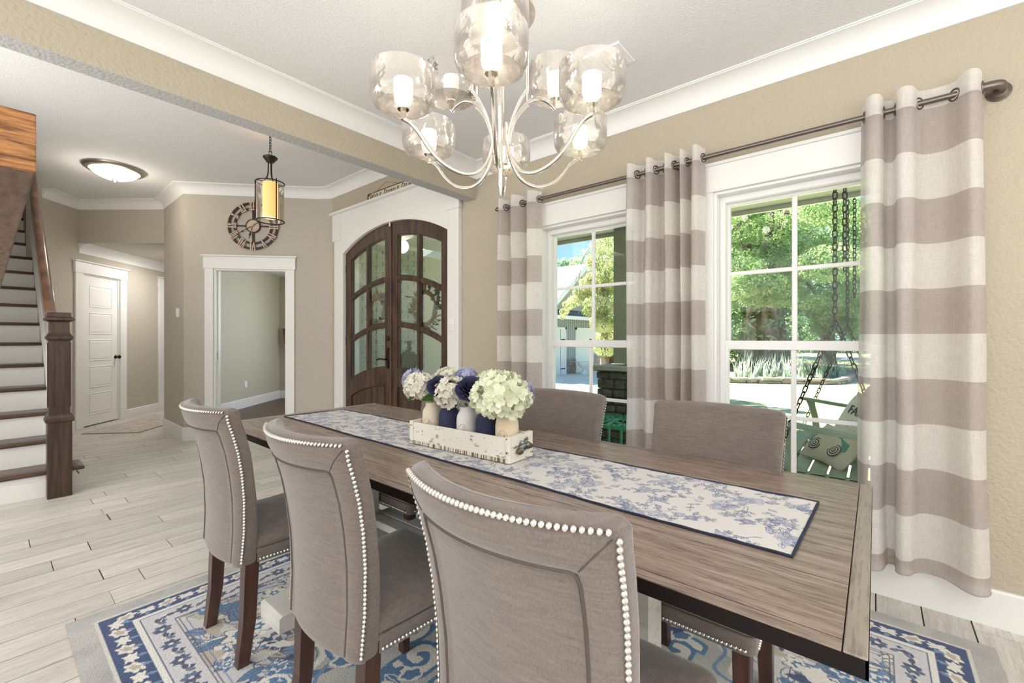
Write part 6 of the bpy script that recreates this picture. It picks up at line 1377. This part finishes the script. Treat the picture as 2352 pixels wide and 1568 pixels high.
# weeping yellow-green tree in front of the garage
wx, wy = pol(1388, 13.2); wt = thing('weeping_tree', 'airy yellow-green weeping tree in front of the garage', 'tree', (wx, wy, GZ)); trunk(wt, wx, wy, .10, 3.4, 8, 1.3, 0); g = random.Random(14); cs = []
for u, v, r in ((1395, 560, .5), (1385, 600, .55), (1400, 640, .6), (1380, 660, .5), (1368, 640, .35), (1350, 650, .28), (1335, 668, .28), (1322, 690, .26), (1308, 700, .22), (1296, 716, .16), (1292, 728, .10), (1360, 690, .32), (1355, 715, .25), (1372, 700, .45), (1390, 690, .6), (1402, 730, .55), (1385, 745, .4), (1398, 775, .45), (1392, 800, .4), (1400, 530, .25), (1345, 668, .2), (1372, 735, .25)): p = at(u, v, 13.0 + g.uniform(-.5, .5)); cs.append((p.x, p.y, p.z, r, r, r * .62))
npmesh('foliage', crown(cs, 26000, .046, 3, .35), 'leafY', wt)
for i in range(9): p = at(g.uniform(1320, 1400), g.uniform(600, 690), 13.1); build('hanging_branch', MB().tube(spline([(wx, wy, 2.6), ((wx + p.x) / 2, (wy + p.y) / 2, p.z + .5), (p.x, p.y, p.z), (p.x - .1, p.y, p.z - .8)], 4), .009, 5), 'bark', wt)
# flower bed: mulch, edging stones, irises
bed = []
for u, t in ((1640, 15.2), (1700, 15.0), (1780, 14.9), (1860, 14.7), (1925, 14.9), (1965, 16), (1960, 20), (1920, 25), (1760, 26), (1640, 25)): bed.append(pol(u, t))
slab('flower_bed', bed, GZ + .03, 'mulch')
eg = thing('stone_edging', 'low curved edging of pale pink sandstone blocks round the flower bed', 'edging', (*pol(1780, 14.9), GZ)); M['pinkstone'] = randwood('pink_sandstone', (.46, .37, .31), (.34, .26, .215), (.24, .18, .15), .9, (1, 1, 1), 1., .4)
ep = spline([(*pol(u, t), 0) for u, t in ((1630, 15.3), (1700, 15.0), (1780, 14.8), (1860, 14.6), (1915, 14.5), (1945, 15.2), (1962, 16.6))], 10); r3 = random.Random(2)
for lay in range(2):
    s_ = 0.; i = 0; L = 0; cum = [0]
    for a, b in zip(ep[:-1], ep[1:]): cum.append(cum[-1] + (b - a).length)
    s_ = -r3.uniform(0, .2)
    while s_ < cum[-1] - .3:
        w = r3.uniform(.28, .75); k = max(0, min(len(ep) - 2, int(np.searchsorted(cum, max(0, s_ + w / 2))) - 1)); f_ = (s_ + w / 2 - cum[k]) / max(.01, cum[k + 1] - cum[k]); c = ep[k].lerp(ep[k + 1], f_); d = (ep[k + 1] - ep[k]).normalized()
        T = Matrix(((d.x, -d.y, 0, c.x), (d.y, d.x, 0, c.y), (0, 0, 1, GZ + lay * .095), (0, 0, 0, 1))) @ Matrix.Rotation(r3.uniform(-.05, .05), 4, 'Y') @ Matrix.Rotation(r3.uniform(-.12, .12), 4, 'Z'); build('edging_stone', MB(T).box(-w / 2 + .01, w / 2 - .01, -.11 + r3.uniform(-.05, .03), .11, 0, .10 + r3.uniform(-.02, .012), .02), 'pinkstone', eg); s_ += w
M['iris'] = leafmat('iris_blade', (.30, .42, .30), (.62, .72, .58), .5)
def iris_me(seed):
    g = random.Random(seed); mb = MB()
    for k in range(16):
        a = g.uniform(0, 6.3); ln_ = g.uniform(.5, .95); le = g.uniform(.1, .55); x, y = g.uniform(-.1, .1), g.uniform(-.1, .1); sx, sy = -math.sin(a) * .022, math.cos(a) * .022; pv = []
        for i in range(5): q = i / 4; r = le * q * q * .7; w = 1 - q * .95; pv += [(x + r * math.cos(a) - sx * w, y + r * math.sin(a) - sy * w, ln_ * q * (1 - .25 * le * q)), (x + r * math.cos(a) + sx * w, y + r * math.sin(a) + sy * w, ln_ * q * (1 - .25 * le * q))]
        mb.add(pv, [(2 * i, 2 * i + 1, 2 * i + 3, 2 * i + 2) for i in range(4)])
    return mb
ime = [mesh('leaf_blades', iris_me(s_), 'iris') for s_ in range(4)]
g = random.Random(44); ORD = ['leftmost', 'second', 'third', 'fourth', 'fifth', 'sixth', 'seventh', 'eighth', 'ninth']
for i in range(18):
    u = 1682 + 262 * (i + g.uniform(.2, .8)) / 18; t = (16.2, 17.2, 16.6)[i % 3] + g.uniform(-.2, .2); x, y = pol(u, t)
    w_ = (ORD[i] + (' iris clump from the left' if i else ' iris clump') + ' in the tree bed') if i < 9 else ((ORD[17 - i] if i < 17 else 'rightmost') + ' iris clump' + (' from the right' if i < 17 else '') + ' in the tree bed')
    o = thing('iris_plant', 'pale ' + w_, 'plant', (x, y, GZ + .03), 0, 'irises in the flower bed'); b = inst('leaf_blades', ime[i % 4], o, (0, 0, 0), (0, 0, g.uniform(0, 6)), g.uniform(.95, 1.3)); b['kind'] = 'stuff'
